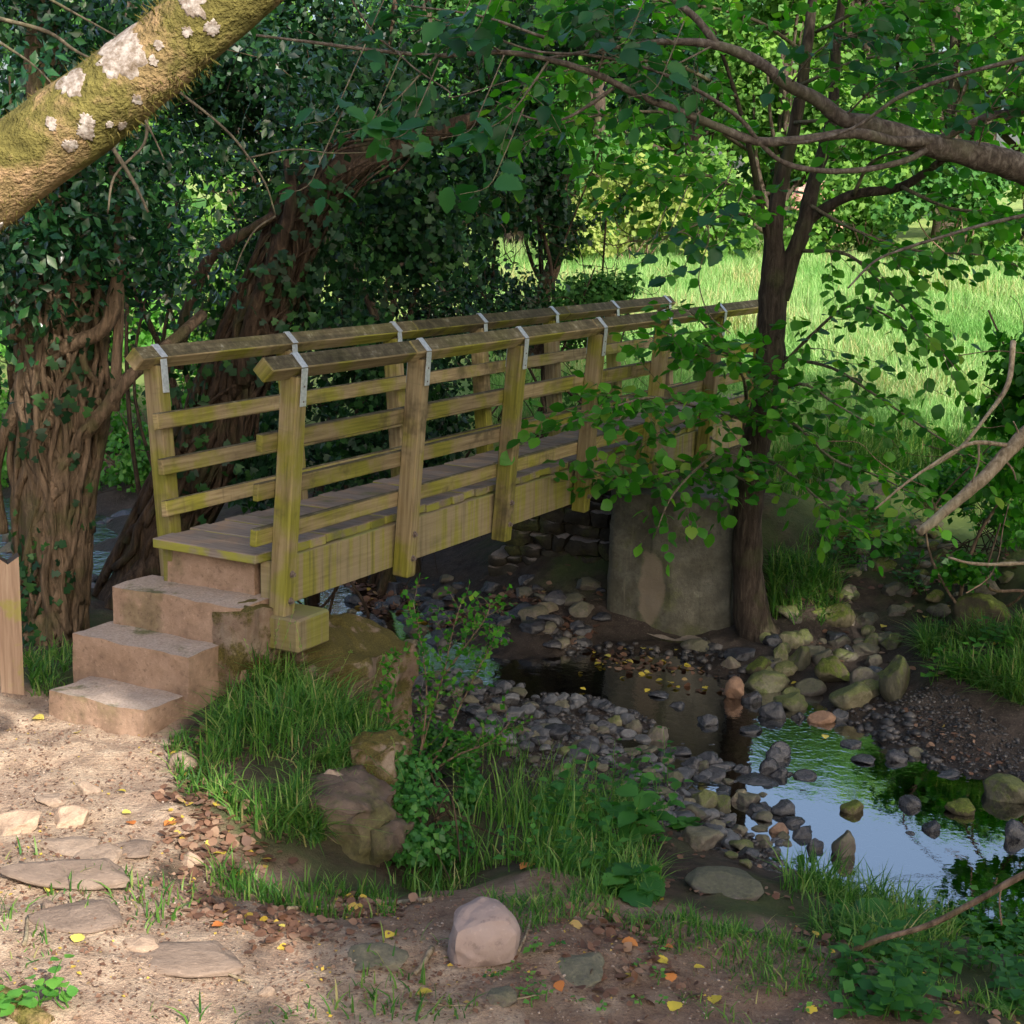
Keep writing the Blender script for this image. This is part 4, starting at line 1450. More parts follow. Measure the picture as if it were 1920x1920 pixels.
def spray(mbw, mbl, path, r0, r1, n, tl, ll, kind='mid', flat=.75, wid=1.15, droop=.12, t0=.15, sub=1, pool=True, up=0.0):
    """a limb with side twigs that carry leaves in flat layers"""
    path = np.asarray(path, float)
    tube(mbw, path, np.linspace(r0, r1, len(path)), 7, rng.random(), .12, rs=20)
    Q, ln = resample(path, 80)
    for k in range(n):
        t = t0 + (1 - t0) * (k + rng.random()) / n
        i = min(int(t * 79), 78)
        T = unit(Q[i + 1] - Q[max(i - 1, 0)])
        side = unit(np.cross(T, ZU)) * (1 if (k % 2) else -1)
        d = unit(side * rng.uniform(.5, 1) + T * rng.uniform(.3, .9) + ZU * (rng.normal(up, .2)))
        L = tl * rng.uniform(.55, 1.2) * (1.15 - .5 * t)
        pts = [Q[i]]
        for s_ in range(4):
            d = unit(d + rng.normal(0, .16, 3) - ZU * droop * .6)
            pts.append(pts[-1] + d * L / 4)
        tp = catmull(pts, 3)
        tube(mbw, tp, np.linspace(max(.0016, min(r1 * 1.2, L * .006)), .0009, len(tp)), 4, rng.random(), cap=False)
        twig_leaves(mbl, tp, ll, kind, flat, wid, pool=pool)
        for _ in range(sub):
            j = rng.integers(3, len(tp) - 2)
            d2 = unit(d + rng.normal(0, .6, 3) * np.array([1, 1, .35]))
            tp2 = catmull([tp[j], tp[j] + d2 * L * .22, tp[j] + d2 * L * .42 - ZU * .02], 3)
            tube(mbw, tp2, np.linspace(.0016, .0008, len(tp2)), 3, 0., cap=False)
            twig_leaves(mbl, tp2, ll * .9, kind, flat, wid, pool=pool)
    twig_leaves(mbl, path[int(len(path) * .55):], ll, kind, flat, wid, pool=pool)


def cloud(mbl, blobs, n, L, kind='low', wid=1.0, clump=.9, thr=-.1, flat=.3, shell=.55, pool=False, seed=0, face=None, edge_cut=None):
    """leaves in clumps through rounded volumes: (centre, radii)"""
    C = np.array([b[0] for b in blobs], float); R = np.array([np.broadcast_to(b[1], (3,)) for b in blobs], float)
    w = np.prod(R, axis=1) ** (2 / 3); w /= w.sum()
    got = []
    tot = 0
    while tot < n:
        k = rng.choice(len(blobs), n, p=w)
        d = rdir(n)
        r = rng.random(n) ** shell * (1 + .18 * vnoise(d * 2.3 + k[:, None] * 5.1, 1.0, seed + 3))
        P = C[k] + d * R[k] * r[:, None]
        f = fbm(P, clump, 3, seed)
        m = f + rng.normal(0, .12, n) > thr
        if edge_cut is not None:
            m &= edge_cut(P)
        if pool:
            m &= clear_pool(P)
        got.append(np.concatenate([P[m], d[m]], 1)); tot += m.sum()
        if m.sum() == 0:
            break
    G = np.concatenate(got)[:n]
    P, out = G[:, :3], G[:, 3:]
    Nn = unit(out * .6 + ZU * flat + rng.normal(0, .5, P.shape))
    D = unit(np.cross(Nn, rdir(len(P))) - ZU * .25)
    leaves(mbl, P, D, Nn, L * rng.uniform(.6, 1.25, len(P)), kind, wid)
    return P


def wander(p0, d, ln, n, jit=.25, bend=(0, 0, 0)):
    pts = [np.asarray(p0, float)]
    d = unit(d)
    for _ in range(n):
        d = unit(d + rng.normal(0, jit, 3) + np.array(bend))
        pts.append(pts[-1] + d * ln / n)
    return catmull(pts, 3)


# ------------------------------------------------------------------ the mossy limb leaning across the upper left
limb = thing('leaning_tree', (-4.35, 3.0, float(hz(np.array([-4.35]), np.array([3.0]))[0])), 'thick mossy trunk with white lichen patches leaning across the upper left corner', 'tree')
m = MB()
LP = catmull([(-4.35, 3.0, -1.0), (-3.2, 3.0, -.1)] + [at_y(a, b, 3.0) for a, b in [(-620, 800), (-250, 520), (0, 330), (230, 160), (400, 18), (560, -130), (760, -330)]], 10)
LP, _ = resample(LP, 130)
tube(m, LP, np.interp(np.linspace(0, 1, len(LP)), [0, .45, .7, 1], [.16, .092, .083, .07]), 40, 0., .10, rs=7.)
trunk_o = m.build('trunk', MT['mossy_bark'], limb)
m = MB()   # moss standing up off the bark
Q, ln = resample(LP, 400)
n = 15000
i = rng.integers(150, 360, n)
Tn = unit(Q[i + 1] - Q[i - 1])
a = rng.random(n) * 6.28
n1 = unit(np.cross(Tn, ZU)); n2 = np.cross(Tn, n1)
dd = n1 * np.cos(a)[:, None] + n2 * np.sin(a)[:, None]
rr = np.interp(i / 399, [0, .45, .7, 1], [.16, .092, .083, .07])
P = Q[i] + dd * (rr * .97)[:, None]
k = (fbm(P, 7.0, 4, 77) + .35 * dd[:, 2] + rng.normal(0, .15, n)) > .02
px_, py_, _ = proj(P)
for lx, ly, lr in [(235, 108, 46), (242, 60, 26), (152, 158, 29), (375, 10, 29), (412, 62, 15), (178, 250, 18), (182, 228, 13)]:
    k &= np.hypot(px_ - lx, py_ - ly) > lr * 1.0
P, dd, Tn = P[k], dd[k], Tn[k]
hh = rng.uniform(.006, .022, len(P))
lean_d = unit(dd + rng.normal(0, .7, P.shape) - ZU * .2)
W = np.stack([P - Tn * .0012, P + Tn * .0012, P + lean_d * hh[:, None]], 1).reshape(-1, 3)
m.add(W, np.arange(len(W)).reshape(-1, 3), None, np.repeat(rng.random(len(P)), 3))
MT['moss'] = leaf_mat('moss', (.06, .055, .014), (.14, .12, .032), (.24, .19, .07), .3, .8, .1, (1, 1, .5))
m.build('moss', MT['moss'], limb)
mm = NT('lichen')
oo = mm.obj()
MT['lichen'] = mm.done(mm.bsdf(mm.ramp(mm.noise(oo, 55., 5, .7), [(.3, (.09, .065, .04)), (.46, (.19, .155, .13)), (.58, (.31, .275, .25)), (.7, (.39, .36, .335))]), .95, .1, mm.noise(oo, 90., 4), .6, .006))
qx, qy, _ = proj(Q)
rad_l = np.interp(np.arange(400) / 399, [0, .45, .7, 1], [.16, .092, .083, .07])
for px, py, rp in [(235, 108, 44), (242, 60, 24), (152, 158, 27), (375, 10, 27), (412, 62, 14), (178, 250, 17), (182, 228, 12), (272, 190, 10), (146, 276, 12), (236, 240, 9), (117, 238, 10), (304, 122, 8), (364, 70, 10), (6, 428, 12), (310, 95, 9), (215, 238, 7)]:
    i0 = int(np.argmin((qx - px) ** 2 + (qy - py) ** 2))
    Pc = at_y(px, py, 3.0)
    tg = unit(Q[min(i0 + 1, 399)] - Q[i0 - 1])
    de = Pc - Q[i0]; de = de - tg * (de @ tg); de[1] = 0
    r_ = rad_l[i0]
    dl = min(np.linalg.norm(de), r_ * .93)
    dn = unit(de) * dl / r_ + np.array([0, -1, 0]) * math.sqrt(1 - (dl / r_) ** 2)
    bt = unit(np.cross(tg, dn))
    rw = rp * 3.0 / F
    nr, na = 9, 54
    ph = np.linspace(0, 2 * math.pi, na, endpoint=False)
    out = 1 + .30 * vnoise(np.stack([np.cos(ph) * 1.6 + px, np.sin(ph) * 1.6 + py], 1), 1.0, 3) + .24 * vnoise(np.stack([np.cos(ph) * 5 + px, np.sin(ph) * 5], 1), 1.0, 4) + .16 * vnoise(np.stack([np.cos(ph) * 11 + px, np.sin(ph) * 11], 1), 1.0, 6)
    rho = np.concatenate([[0.0], np.linspace(.15, 1, nr)])
    vv_ = []
    for k in range(len(rho)):
        for j in range(na):
            sx, sa = rho[k] * out[j] * rw * math.cos(ph[j]), rho[k] * out[j] * rw * 1.15 * math.sin(ph[j])
            an = sa / r_
            d_ = dn * math.cos(an) + bt * math.sin(an)
            ax_ = Q[i0] + tg * sx
            X = ax_ + d_ * r_
            X = X + d_ * (float(fbm(X[None], 7., 3, 5)[0]) * .10 * r_ + (.0022 if k < len(rho) - 1 else -.001))
            vv_.append(X)
    qd = [(k * na + j, k * na + (j + 1) % na, (k + 1) * na + (j + 1) % na, (k + 1) * na + j) for k in range(len(rho) - 1) for j in range(na)]
    m = MB(); m.add(vv_, None, [q[::-1] for q in qd], .5)
    m.build('lichen_patch', MT['lichen'], limb)

# ------------------------------------------------------------------ the slender forked tree by the abutment
YD = 12.35
main = thing('forked_tree', hit(1415, 1190), 'slender dark-barked tree that forks above the bridge rail, rooted beside the abutment', 'tree')
m = MB()
tr = pxp([(1440, 1225, YD), (1412, 1165, YD), (1402, 1050, YD), (1405, 950, YD), (1418, 830, YD), (1440, 720, YD), (1447, 600, YD), (1452, 500, YD), (1452, 420, YD), (1466, 340, YD), (1492, 230, YD), (1512, 100, YD), (1530, -60, YD + .2)], 6)
rr = np.interp(np.linspace(0, 1, len(tr)), [0, .06, .13, .3, .56, .64, .72, 1], [.24, .17, .13, .112, .115, .075, .058, .035])
tube(m, tr, rr, 22, 0., .10, rs=9.)
fork = pxp([(1462, 560, YD), (1482, 490, YD - .03), (1508, 425, YD - .06), (1524, 350, YD), (1542, 290, YD + .1), (1562, 200, YD + .2), (1570, 60, YD + .3), (1590, -60, YD + .3)], 6)
tube(m, fork, np.linspace(.078, .03, len(fork)), 14, .2, .1, rs=9.)
for pts, r in [([(1446, 470, YD), (1425, 380, YD - .1), (1408, 290, YD - .2), (1380, 180, YD - .3), (1340, 60, YD - .4)], .032),
               ([(1498, 430, YD), (1540, 395, YD - .1), (1600, 365, YD - .2), (1690, 350, YD - .3), (1760, 305, YD - .4), (1830, 250, YD - .5), (1960, 190, YD - .6)], .05),
               ([(1420, 1215, YD), (1380, 1235, YD - .15)], .06), ([(1440, 1215, YD), (1475, 1245, YD - .2), (1490, 1260, YD - .3)], .07)]:
    L_ = pxp(pts, 6)
    tube(m, L_, np.linspace(r, r * .4, len(L_)), 10, .5, .1, rs=9.)
m.build('trunk', MT['bark_main'], main)
tw, lf = MB(), MB()
SPR = [  # limbs in pixel polylines with depth, twigs, twig length
    ([(1410, 790, 12.2), (1330, 770, 11.6), (1230, 745, 11.0), (1130, 770, 10.5), (1050, 800, 10.1)], 20, .75), ([(1405, 900, 12.2), (1300, 880, 11.7), (1180, 900, 11.1), (1100, 880, 10.7)], 18, .6),
    ([(1430, 720, 12.3), (1360, 660, 11.7), (1290, 640, 11.2), (1240, 620, 10.9)], 18, .55), ([(1405, 830, 12.2), (1330, 860, 11.6), (1260, 930, 11.1), (1230, 1000, 10.9)], 8, .45),
    ([(1415, 800, 12.2), (1480, 790, 11.6), (1560, 860, 11.1), (1640, 890, 10.8), (1720, 930, 10.5)], 18, .6), ([(1410, 850, 12.2), (1470, 880, 11.5), (1540, 940, 11.0), (1620, 1000, 10.7)], 16, .55),
    ([(1400, 760, 12.2), (1390, 700, 11.7), (1330, 620, 11.3), (1290, 580, 11.1)], 12, .45), ([(1420, 760, 12.3), (1500, 720, 11.6), (1570, 760, 11.2), (1640, 800, 10.9)], 14, .5),
    ([(1500, 470, 12.3), (1590, 478, 11.9), (1670, 550, 11.6), (1740, 630, 11.4), (1800, 700, 11.3)], 12, .7), ([(1470, 680, 12.3), (1530, 620, 12.0), (1590, 575, 11.8), (1660, 590, 11.6), (1720, 640, 11.4)], 10, .5),
    ([(1470, 670, 12.3), (1560, 690, 11.9), (1640, 740, 11.6), (1760, 820, 11.3), (1850, 870, 11.2)], 11, .55), ([(1510, 380, 12.3), (1600, 430, 12.0), (1720, 470, 11.8), (1850, 480, 11.6), (1960, 520, 11.5)], 13, .6),
    ([(1440, 420, 12.3), (1380, 400, 11.9), (1310, 420, 11.6), (1240, 450, 11.4)], 9, .5), ([(1425, 380, 12.2), (1330, 330, 11.7), (1240, 330, 11.3), (1150, 300, 11.0)], 18, .7),
    ([(1400, 280, 12.2), (1300, 220, 11.8), (1180, 210, 11.4), (1060, 230, 11.1), (980, 270, 11.0)], 15, .8), ([(1380, 180, 12.0), (1260, 120, 11.6), (1120, 120, 11.2), (1000, 150, 11.0)], 15, .8),
    ([(1490, 230, 12.3), (1600, 220, 11.9), (1720, 200, 11.6), (1860, 220, 11.4)], 15, .8), ([(1500, 160, 12.3), (1620, 110, 11.9), (1760, 100, 11.6), (1900, 60, 11.4)], 15, .8),
    ([(1510, 100, 12.3), (1420, 40, 11.9), (1300, 10, 11.6), (1160, 20, 11.3), (1020, 60, 11.1)], 15, .8), ([(1530, 60, 12.4), (1640, 10, 12.0), (1760, 0, 11.8), (1900, -20, 11.6)], 18, .8), ([(1690, 350, 12.0), (1780, 390, 11.8), (1880, 400, 11.6), (1980, 430, 11.5)], 14, .6),
    ([(1600, 365, 12.1), (1640, 300, 11.9), (1740, 280, 11.7), (1850, 310, 11.6)], 14, .6), ([(1340, 60, 12.0), (1240, 0, 11.6), (1100, -40, 11.4), (960, -20, 11.2)], 20, .8),
]
for pts, n_, tl in SPR:
    spray(tw, lf, pxp(pts, 5), .016, .004, int(n_ * 1.5), tl, .115, 'full', .6, 1.1, .14, .12, 1)
# leafier top, higher than the picture
TB = [(tr[-1] + np.array([0, 0, 1.2]), (1.9, 1.7, 1.1)), (tr[-1] + np.array([-1.6, -.4, .6]), (1.5, 1.3, .8)), (tr[-1] + np.array([1.5, .2, 1.0]), (1.2, 1.4, .8))]
cloud(lf, TB, 6500, .12, 'low', 1.1, .9, -.05, .6, .6, True, 5)
m2 = tw.build('twigs', MT['twig'], main)
lf.build('crown', MT['leaf_hazel'], main)

# ------------------------------------------------------------------ big limb reaching in from the right
arch = thing('overhanging_tree', hit(2240, 1010), 'lichen-speckled smooth-barked limb that reaches in from the right across the top of the view', 'tree')
m, tw, lf = MB(), MB(), MB()
gp = arch.location
root = catmull([np.array(gp) - ZU * .2, np.array(gp) + ZU * .9 + np.array([-.1, -.3, 0]), at_y(2250, 520, 8.9), at_y(2080, 400, 8.7), at_y(1920, 318, 8.5), at_y(1830, 292, 8.4), at_y(1730, 268, 8.35), at_y(1650, 240, 8.3), at_y(1580, 222, 8.3), at_y(1530, 185, 8.25), at_y(1480, 160, 8.2), at_y(1420, 115, 8.15), at_y(1340, 84, 8.1), at_y(1260, 78, 8.05), at_y(1200, 82, 8.0)], 6)
tube(m, root, np.interp(np.linspace(0, 1, len(root)), [0, .15, .32, .5, .62, .8, 1], [.13, .10, .074, .052, .038, .029, .012]), 16, 0., .10, rs=10.)
for pts, r0, r1 in [([(1345, 86, 8.1), (1310, 40, 8.1), (1265, 0, 8.1), (1200, -60, 8.1)], .026, .018),
                    ([(1760, 262, 8.35), (1680, 265, 8.2), (1600, 250, 8.05), (1500, 262, 7.95), (1420, 265, 7.9), (1350, 240, 7.85), (1280, 210, 7.8), (1200, 180, 7.75), (1120, 140, 7.7), (1030, 112, 7.65), (940, 98, 7.6), (820, 104, 7.5), (700, 94, 7.45), (590, 80, 7.4), (480, 66, 7.35)], .036, .007),
                    ([(1745, 275, 8.35), (1700, 300, 8.2), (1620, 318, 8.1), (1540, 320, 8.0), (1470, 305, 7.95), (1425, 268, 7.9), (1395, 230, 7.85), (1350, 195, 7.8), (1270, 150, 7.75), (1180, 118, 7.7), (1100, 103, 7.65), (1000, 95, 7.6), (900, 60, 7.55)], .021, .006),
                    ([(1440, 262, 7.9), (1500, 268, 7.9), (1600, 240, 7.85), (1690, 180, 7.8), (1800, 140, 7.75), (1960, 100, 7.7)], .009, .014),
                    ([(1150, 165, 7.75), (1100, 200, 7.7), (1050, 225, 7.65), (990, 220, 7.6), (930, 190, 7.6)], .013, .004),
                    ([(1200, 82, 8.0), (1110, 95, 7.9), (1020, 110, 7.8)], .014, .008), ([(1960, 395, 8.0), (1850, 420, 7.9), (1780, 440, 7.8), (1700, 465, 7.75), (1640, 490, 7.7), (1590, 540, 7.65)], .013, .006),
                    ([(1020, 70, 7.6), (900, 30, 7.5), (760, 10, 7.4)], .01, .004), ([(740, 96, 7.45), (700, 60, 7.4), (660, 0, 7.35), (640, -60, 7.3)], .007, .004), ([(745, 98, 7.45), (780, 130, 7.4), (840, 170, 7.35), (850, 182, 7.3), (960, 150, 7.3)], .006, .003),
                    ([(1760, 262, 8.35), (1850, 220, 8.3), (1960, 200, 8.3)], .03, .02)]:
    L_ = pxp(pts, 6)
    tube(m, L_, np.linspace(r0, r1, len(L_)) * .82, 10, .4, .14, rs=14.)
m.build('trunk', MT['bark_limb'], arch)
for pts, n_, tl in [([(1260, 78, 8.0), (1180, 40, 7.9), (1080, 20, 7.8)], 8, .45), ([(1340, 84, 8.1), (1250, 130, 7.9), (1180, 160, 7.8)], 5, .4), ([(1480, 160, 8.2), (1540, 90, 8.0), (1640, 50, 7.9)], 9, .5), ([(1580, 222, 8.3), (1660, 150, 8.1), (1760, 120, 8.0)], 8, .45),
                    ([(940, 98, 7.6), (880, 60, 7.4), (800, 30, 7.3)], 8, .4), ([(820, 104, 7.5), (760, 170, 7.3), (700, 230, 7.2)], 5, .3), ([(1120, 140, 7.7), (1140, 80, 7.6), (1170, 40, 7.5)], 6, .4), ([(1830, 292, 8.4), (1860, 200, 8.2), (1930, 120, 8.1)], 8, .5), ([(1030, 112, 7.65), (960, 210, 7.5), (900, 250, 7.4)], 5, .35)]:
    spray(tw, lf, pxp(pts, 5), .006, .002, n_ + 4, tl, .10, 'big', .6, .85, .22, .2, 0)
# hanging clusters of broad toothed leaves near the eye
for px, py, Y, k_, ll in [(690, 235, 6.0, 7, .125), (760, 250, 6.0, 6, .12), (880, 245, 5.8, 9, .12), (915, 350, 5.6, 7, .125), (575, 350, 5.8, 7, .12), (620, 220, 6.0, 5, .11), (860, 40, 6.2, 8, .14), (890, 60, 6.2, 6, .13), (1170, 80, 6.4, 6, .14), (1225, 170, 6.3, 3, .11), (1245, 450, 8.0, 6, .12), (1205, 490, 8.0, 4, .12), (1275, 510, 8.0, 4, .13), (1350, 455, 8.0, 8, .12), (1330, 410, 8.0, 6, .12), (680, 80, 6.2, 4, .1)]:
    c = at_y(px, py, Y)
    tp = catmull([c + np.array([.12, .1, .28]), c + np.array([.05, .02, .1]), c, c + np.array([-.10, -.02, -.03])], 4)
    tube(tw, tp, np.linspace(.003, .0014, len(tp)), 4, .5, cap=False)
    d = rdir(k_); d[:, 2] = -np.abs(d[:, 2]) * .4; d = unit(d)
    P = c + d * .035 + rng.normal(0, .05, (k_, 3)) * np.array([1.3, 1, .6])
    leaves(lf, P, d, unit(ZU + np.array([0, -.7, 0]) + rng.normal(0, .35, (k_, 3))), ll * rng.uniform(.6, 1.0, k_), 'big', .9)
tw.build('twigs', MT['twig'], arch)
lf.build('crown', MT['leaf_teal'], arch)
# long thread-like hanging twig with dark leaves in front of the meadow
m = MB()
for pts in [[(1370, 330, 8.0), (1310, 390, 8.0), (1330, 440, 8.0), (1310, 520, 8.0), (1330, 590, 8.0), (1370, 625, 8.0)], [(1310, 455, 8.0), (1280, 436, 8.0), (1240, 445, 8.0)]]:
    L_ = pxp(pts, 6); tube(m, L_, .003, 4, cap=False)
m.build('hanging_twig', MT['twig'], arch)

# ------------------------------------------------------------------ broken branch, twig and bowed stem at the right edge
m = MB()
L_ = pxp([(2245, 520, 8.85), (2190, 560, 8.0), (2100, 640, 7.2), (1960, 780, 7.0), (1900, 835, 6.95), (1850, 890, 6.9), (1800, 935, 6.85), (1722, 1000, 6.8)], 6)
br = thing('broken_branch', L_[0], 'broken bare branch with pale flecked bark slanting in at the right edge', 'branch')
tube(m, L_, np.linspace(.048, .021, len(L_)), 14, 0., .14, rs=16.)
m.build('stem', MT['bark_dead'], br)
m = MB()
L2 = pxp([(1890, 835, 6.95), (1830, 830, 6.8), (1790, 845, 6.75), (1750, 870, 6.7), (1700, 905, 6.65), (1640, 955, 6.6)], 6)
tube(m, L2, np.linspace(.012, .004, len(L2)), 8, 0., .14)
L2 = pxp([(1900, 640, 7.2), (1890, 720, 7.1), (1850, 780, 7.0), (1800, 840, 6.9), (1740, 880, 6.85)], 6)
tube(m, L2, np.linspace(.014, .006, len(L2)), 8, 0., .14)
for a_, b_ in [((1835, 833, 6.8), (1822, 905, 6.8)), ((1880, 860, 6.95), (1905, 900, 6.95)), ((1905, 830, 6.95), (1900, 790, 6.9))]:
    L2 = pxp([a_, ((a_[0] + b_[0]) / 2 + 6, (a_[1] + b_[1]) / 2, a_[2]), b_], 4); tube(m, L2, np.linspace(.006, .003, len(L2)), 6)
m.build('twig', MT['bark_dead'], br)
m = MB()
L_ = pxp([(2245, 860, 9.0), (2200, 970, 7.6), (2110, 1035, 6.7), (1960, 1052, 6.6), (1880, 1058, 6.55), (1820, 1056, 6.5), (1778, 1045, 6.5)], 6)
tube(m, L_, np.linspace(.014, .006, len(L_)), 8, 0., .2, rs=20)
o = m.build('bare_twig', MT['bark_dead'])
tag(o, 'single bare lichened twig reaching in low from the right edge, below the broken branch', 'twig')
m = MB()
e0 = hit(1538, 1800); e0[2] -= .03
L_ = np.concatenate([[e0], [at_y(a, b, Y) for a, b, Y in [(1640, 1765, 5.55), (1740, 1735, 5.5), (1830, 1690, 5.45), (1920, 1640, 5.4), (2100, 1560, 5.3), (2230, 1600, 5.3), (2330, 1720, 5.35), (2380, 1860, 5.4)]]])
L_ = catmull(L_, 6)
tube(m, L_, np.linspace(.010, .016, len(L_)), 10, 0., .1, rs=14)
L2 = pxp([(1878, 1660, 5.42), (1874, 1690, 5.42), (1878, 1735, 5.4)], 4)
tube(m, L2, .004, 6)
o = m.build('bowed_stem', MT['bark_stem'])
tag(o, 'long smooth bowed stem rising from the bank to the lower right edge', 'stem')


# ------------------------------------------------------------------ old ivy-clad tree by the path
def strands(mb, path, rad, n, r0, r1, seed, t0=0.0, t1=1.0, twist=1.5, wob=.35, out=1.0):
    """woody climbing stems that snake up round a trunk"""
    r = np.random.default_rng(seed)
    Q, ln = resample(path, 100)
    T = unit(np.gradient(Q, axis=0))
    a1 = unit(np.cross(T, np.array([.2, .9, .1]))); a2 = np.cross(T, a1)
    R = np.interp(np.linspace(0, 1, 100), np.linspace(0, 1, len(rad)), rad)
    for k in range(n):
        s0, s1 = t0 + r.random() * .35 * (t1 - t0), t1 - r.random() * .4 * (t1 - t0)
        i = np.linspace(s0 * 99, s1 * 99, 26).astype(int)
        ph = r.random() * 6.28 + np.linspace(0, r.normal(0, twist), 26) + np.cumsum(r.normal(0, wob, 26)) * .35
        rr_ = R[i] * out + r0 * .35 + np.abs(np.cumsum(r.normal(0, .006, 26)))
        P = Q[i] + (a1[i] * np.cos(ph)[:, None] + a2[i] * np.sin(ph)[:, None]) * rr_[:, None]
        P = catmull(P[::2], 3)
        w = r.uniform(r1, r0)
        tube(mb, P, np.linspace(w, w * .5, len(P)), 7, r.random(), .18, rs=22.)


def ivy_on(mb, path, rad, n, L, seed, t0=0., t1=1., facing=None, out=.04, thr=.0):
    r = np.random.default_rng(seed)
    Q, ln = resample(path, 200)
    T = unit(np.gradient(Q, axis=0))
    a1 = unit(np.cross(T, np.array([.2, .9, .1]))); a2 = np.cross(T, a1)
    R = np.interp(np.linspace(0, 1, 200), np.linspace(0, 1, len(rad)), rad)
    i = r.integers(int(t0 * 199), max(int(t1 * 199), int(t0 * 199) + 1), n); ph = r.random(n) * 6.28
    o_ = a1[i] * np.cos(ph)[:, None] + a2[i] * np.sin(ph)[:, None]
    P = Q[i] + o_ * (R[i] + np.abs(r.normal(0, out, n)))[:, None]
    k = fbm(P, 2.6, 3, seed) > thr
    P, o_ = P[k], o_[k]
    D = unit(np.cross(o_, rdir(len(P))) - ZU * .8)
    leaves(mb, P, D, unit(o_ + rng.normal(0, .45, P.shape) + ZU * .3), L * r.uniform(.6, 1.2, len(P)), 'ivy', 1.0)


YA = 9.7
old = thing('ivy_clad_tree', hit(90, 1190), 'stout old trunk wrapped in gnarled ivy stems beside the steps', 'tree')
pa = pxp([(88, 1235, YA), (90, 1150, YA), (98, 1050, YA), (100, 950, YA), (104, 860, YA), (112, 760, YA), (116, 660, YA), (110, 540, YA), (98, 400, YA), (90, 250, YA), (80, 50, YA), (70, -200, YA)], 6)
ra = np.array([.245, .20, .205, .225, .245, .23, .20, .175, .15, .12, .1, .08])
m = MB()
tube(m, pa, np.interp(np.linspace(0, 1, len(pa)), np.linspace(0, 1, 12), ra), 36, 0., .16, rs=5.5)
for pts, r0, r1 in [([(70, 860, YA - .1), (45, 760, YA - .15), (55, 690, YA - .2), (120, 650, YA - .25), (190, 620, YA - .28), (215, 560, YA - .3), (225, 440, YA - .3), (215, 300, YA - .2)], .065, .035),
                    ([(140, 830, YA - .15), (195, 770, YA - .2), (235, 715, YA - .2), (300, 660, YA), (380, 590, YA + .4)], .05, .035),
                    ([(215, 770, YA - .2), (222, 600, YA - .2), (222, 470, YA - .1), (212, 380, YA)], .034, .024), ([(0, 1000, YA - .1), (-10, 880, YA - .1), (30, 760, YA - .15), (90, 650, YA - .2)], .05, .03),
                    ([(30, 640, YA - .2), (20, 540, YA - .1), (60, 440, YA)], .05, .03), ([(150, 560, YA - .2), (160, 420, YA - .1), (130, 260, YA)], .06, .04)]:
    L_ = pxp(pts, 6)
    tube(m, L_, np.linspace(r0, r1, len(L_)), 12, .3, .2, rs=10.)
m.build('trunk', MT['bark_ivy'], old)
m = MB()
strands(m, pa, ra, 58, .042, .010, 4, 0, .62, 1.3, .4)
strands(m, pa, ra, 24, .03, .008, 5, .3, .8, 2.0, .5, 1.05)
m.build('ivy_stems', MT['bark_ivy'], old)
m = MB()
ivy_on(m, pa, ra, 700, .07, 11, .02, .32, None, .05, .12)
ivy_on(m, pa, ra, 900, .075, 12, .30, .6, None, .12, .0)
m.build('ivy_leaves', MT['leaf_ivy'], old)
m = MB()
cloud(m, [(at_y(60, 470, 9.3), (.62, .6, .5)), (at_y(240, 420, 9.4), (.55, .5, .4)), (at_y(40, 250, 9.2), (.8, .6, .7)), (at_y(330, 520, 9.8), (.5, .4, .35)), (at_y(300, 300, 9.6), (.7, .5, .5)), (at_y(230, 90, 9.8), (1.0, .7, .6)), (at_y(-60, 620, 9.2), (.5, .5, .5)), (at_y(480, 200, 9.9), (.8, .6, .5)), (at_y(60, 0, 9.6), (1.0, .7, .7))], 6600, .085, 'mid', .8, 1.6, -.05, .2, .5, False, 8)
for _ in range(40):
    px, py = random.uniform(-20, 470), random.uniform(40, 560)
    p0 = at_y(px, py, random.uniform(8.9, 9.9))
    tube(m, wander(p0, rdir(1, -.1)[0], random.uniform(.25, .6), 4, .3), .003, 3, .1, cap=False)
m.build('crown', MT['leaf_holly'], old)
m = MB()
for pts, r in [([(0, 35, 8), (90, 60, 8), (150, 100, 8), (260, 150, 8.2)], .012), ([(0, 80, 8), (60, 120, 8), (110, 170, 8)], .008), ([(60, -20, 8), (150, 30, 8), (240, 80, 8)], .008), ([(275, 210, 8.3), (270, 270, 8.3), (215, 330, 8.2), (202, 400, 8.2)], .010), ([(210, 275, 8.2), (250, 340, 8.2), (278, 398, 8.2)], .012), ([(272, 225, 8.2), (290, 260, 8.2), (308, 300, 8.2)], .007),
               ([(320, 160, 8.3), (420, 240, 8.3), (470, 300, 8.3), (500, 350, 8.3), (517, 405, 8.3)], .008), ([(517, 405, 8.3), (480, 430, 8.3), (455, 470, 8.3), (440, 510, 8.3)], .006), ([(470, 295, 8.3), (550, 280, 8.3), (620, 287, 8.3), (690, 286, 8.3)], .005)]:
    L_ = pxp(pts, 5); tube(m, L_, np.linspace(r, r * .5, len(L_)), 7, .4, .15, rs=20)
m.build('bare_twigs', MT['twig'], old)

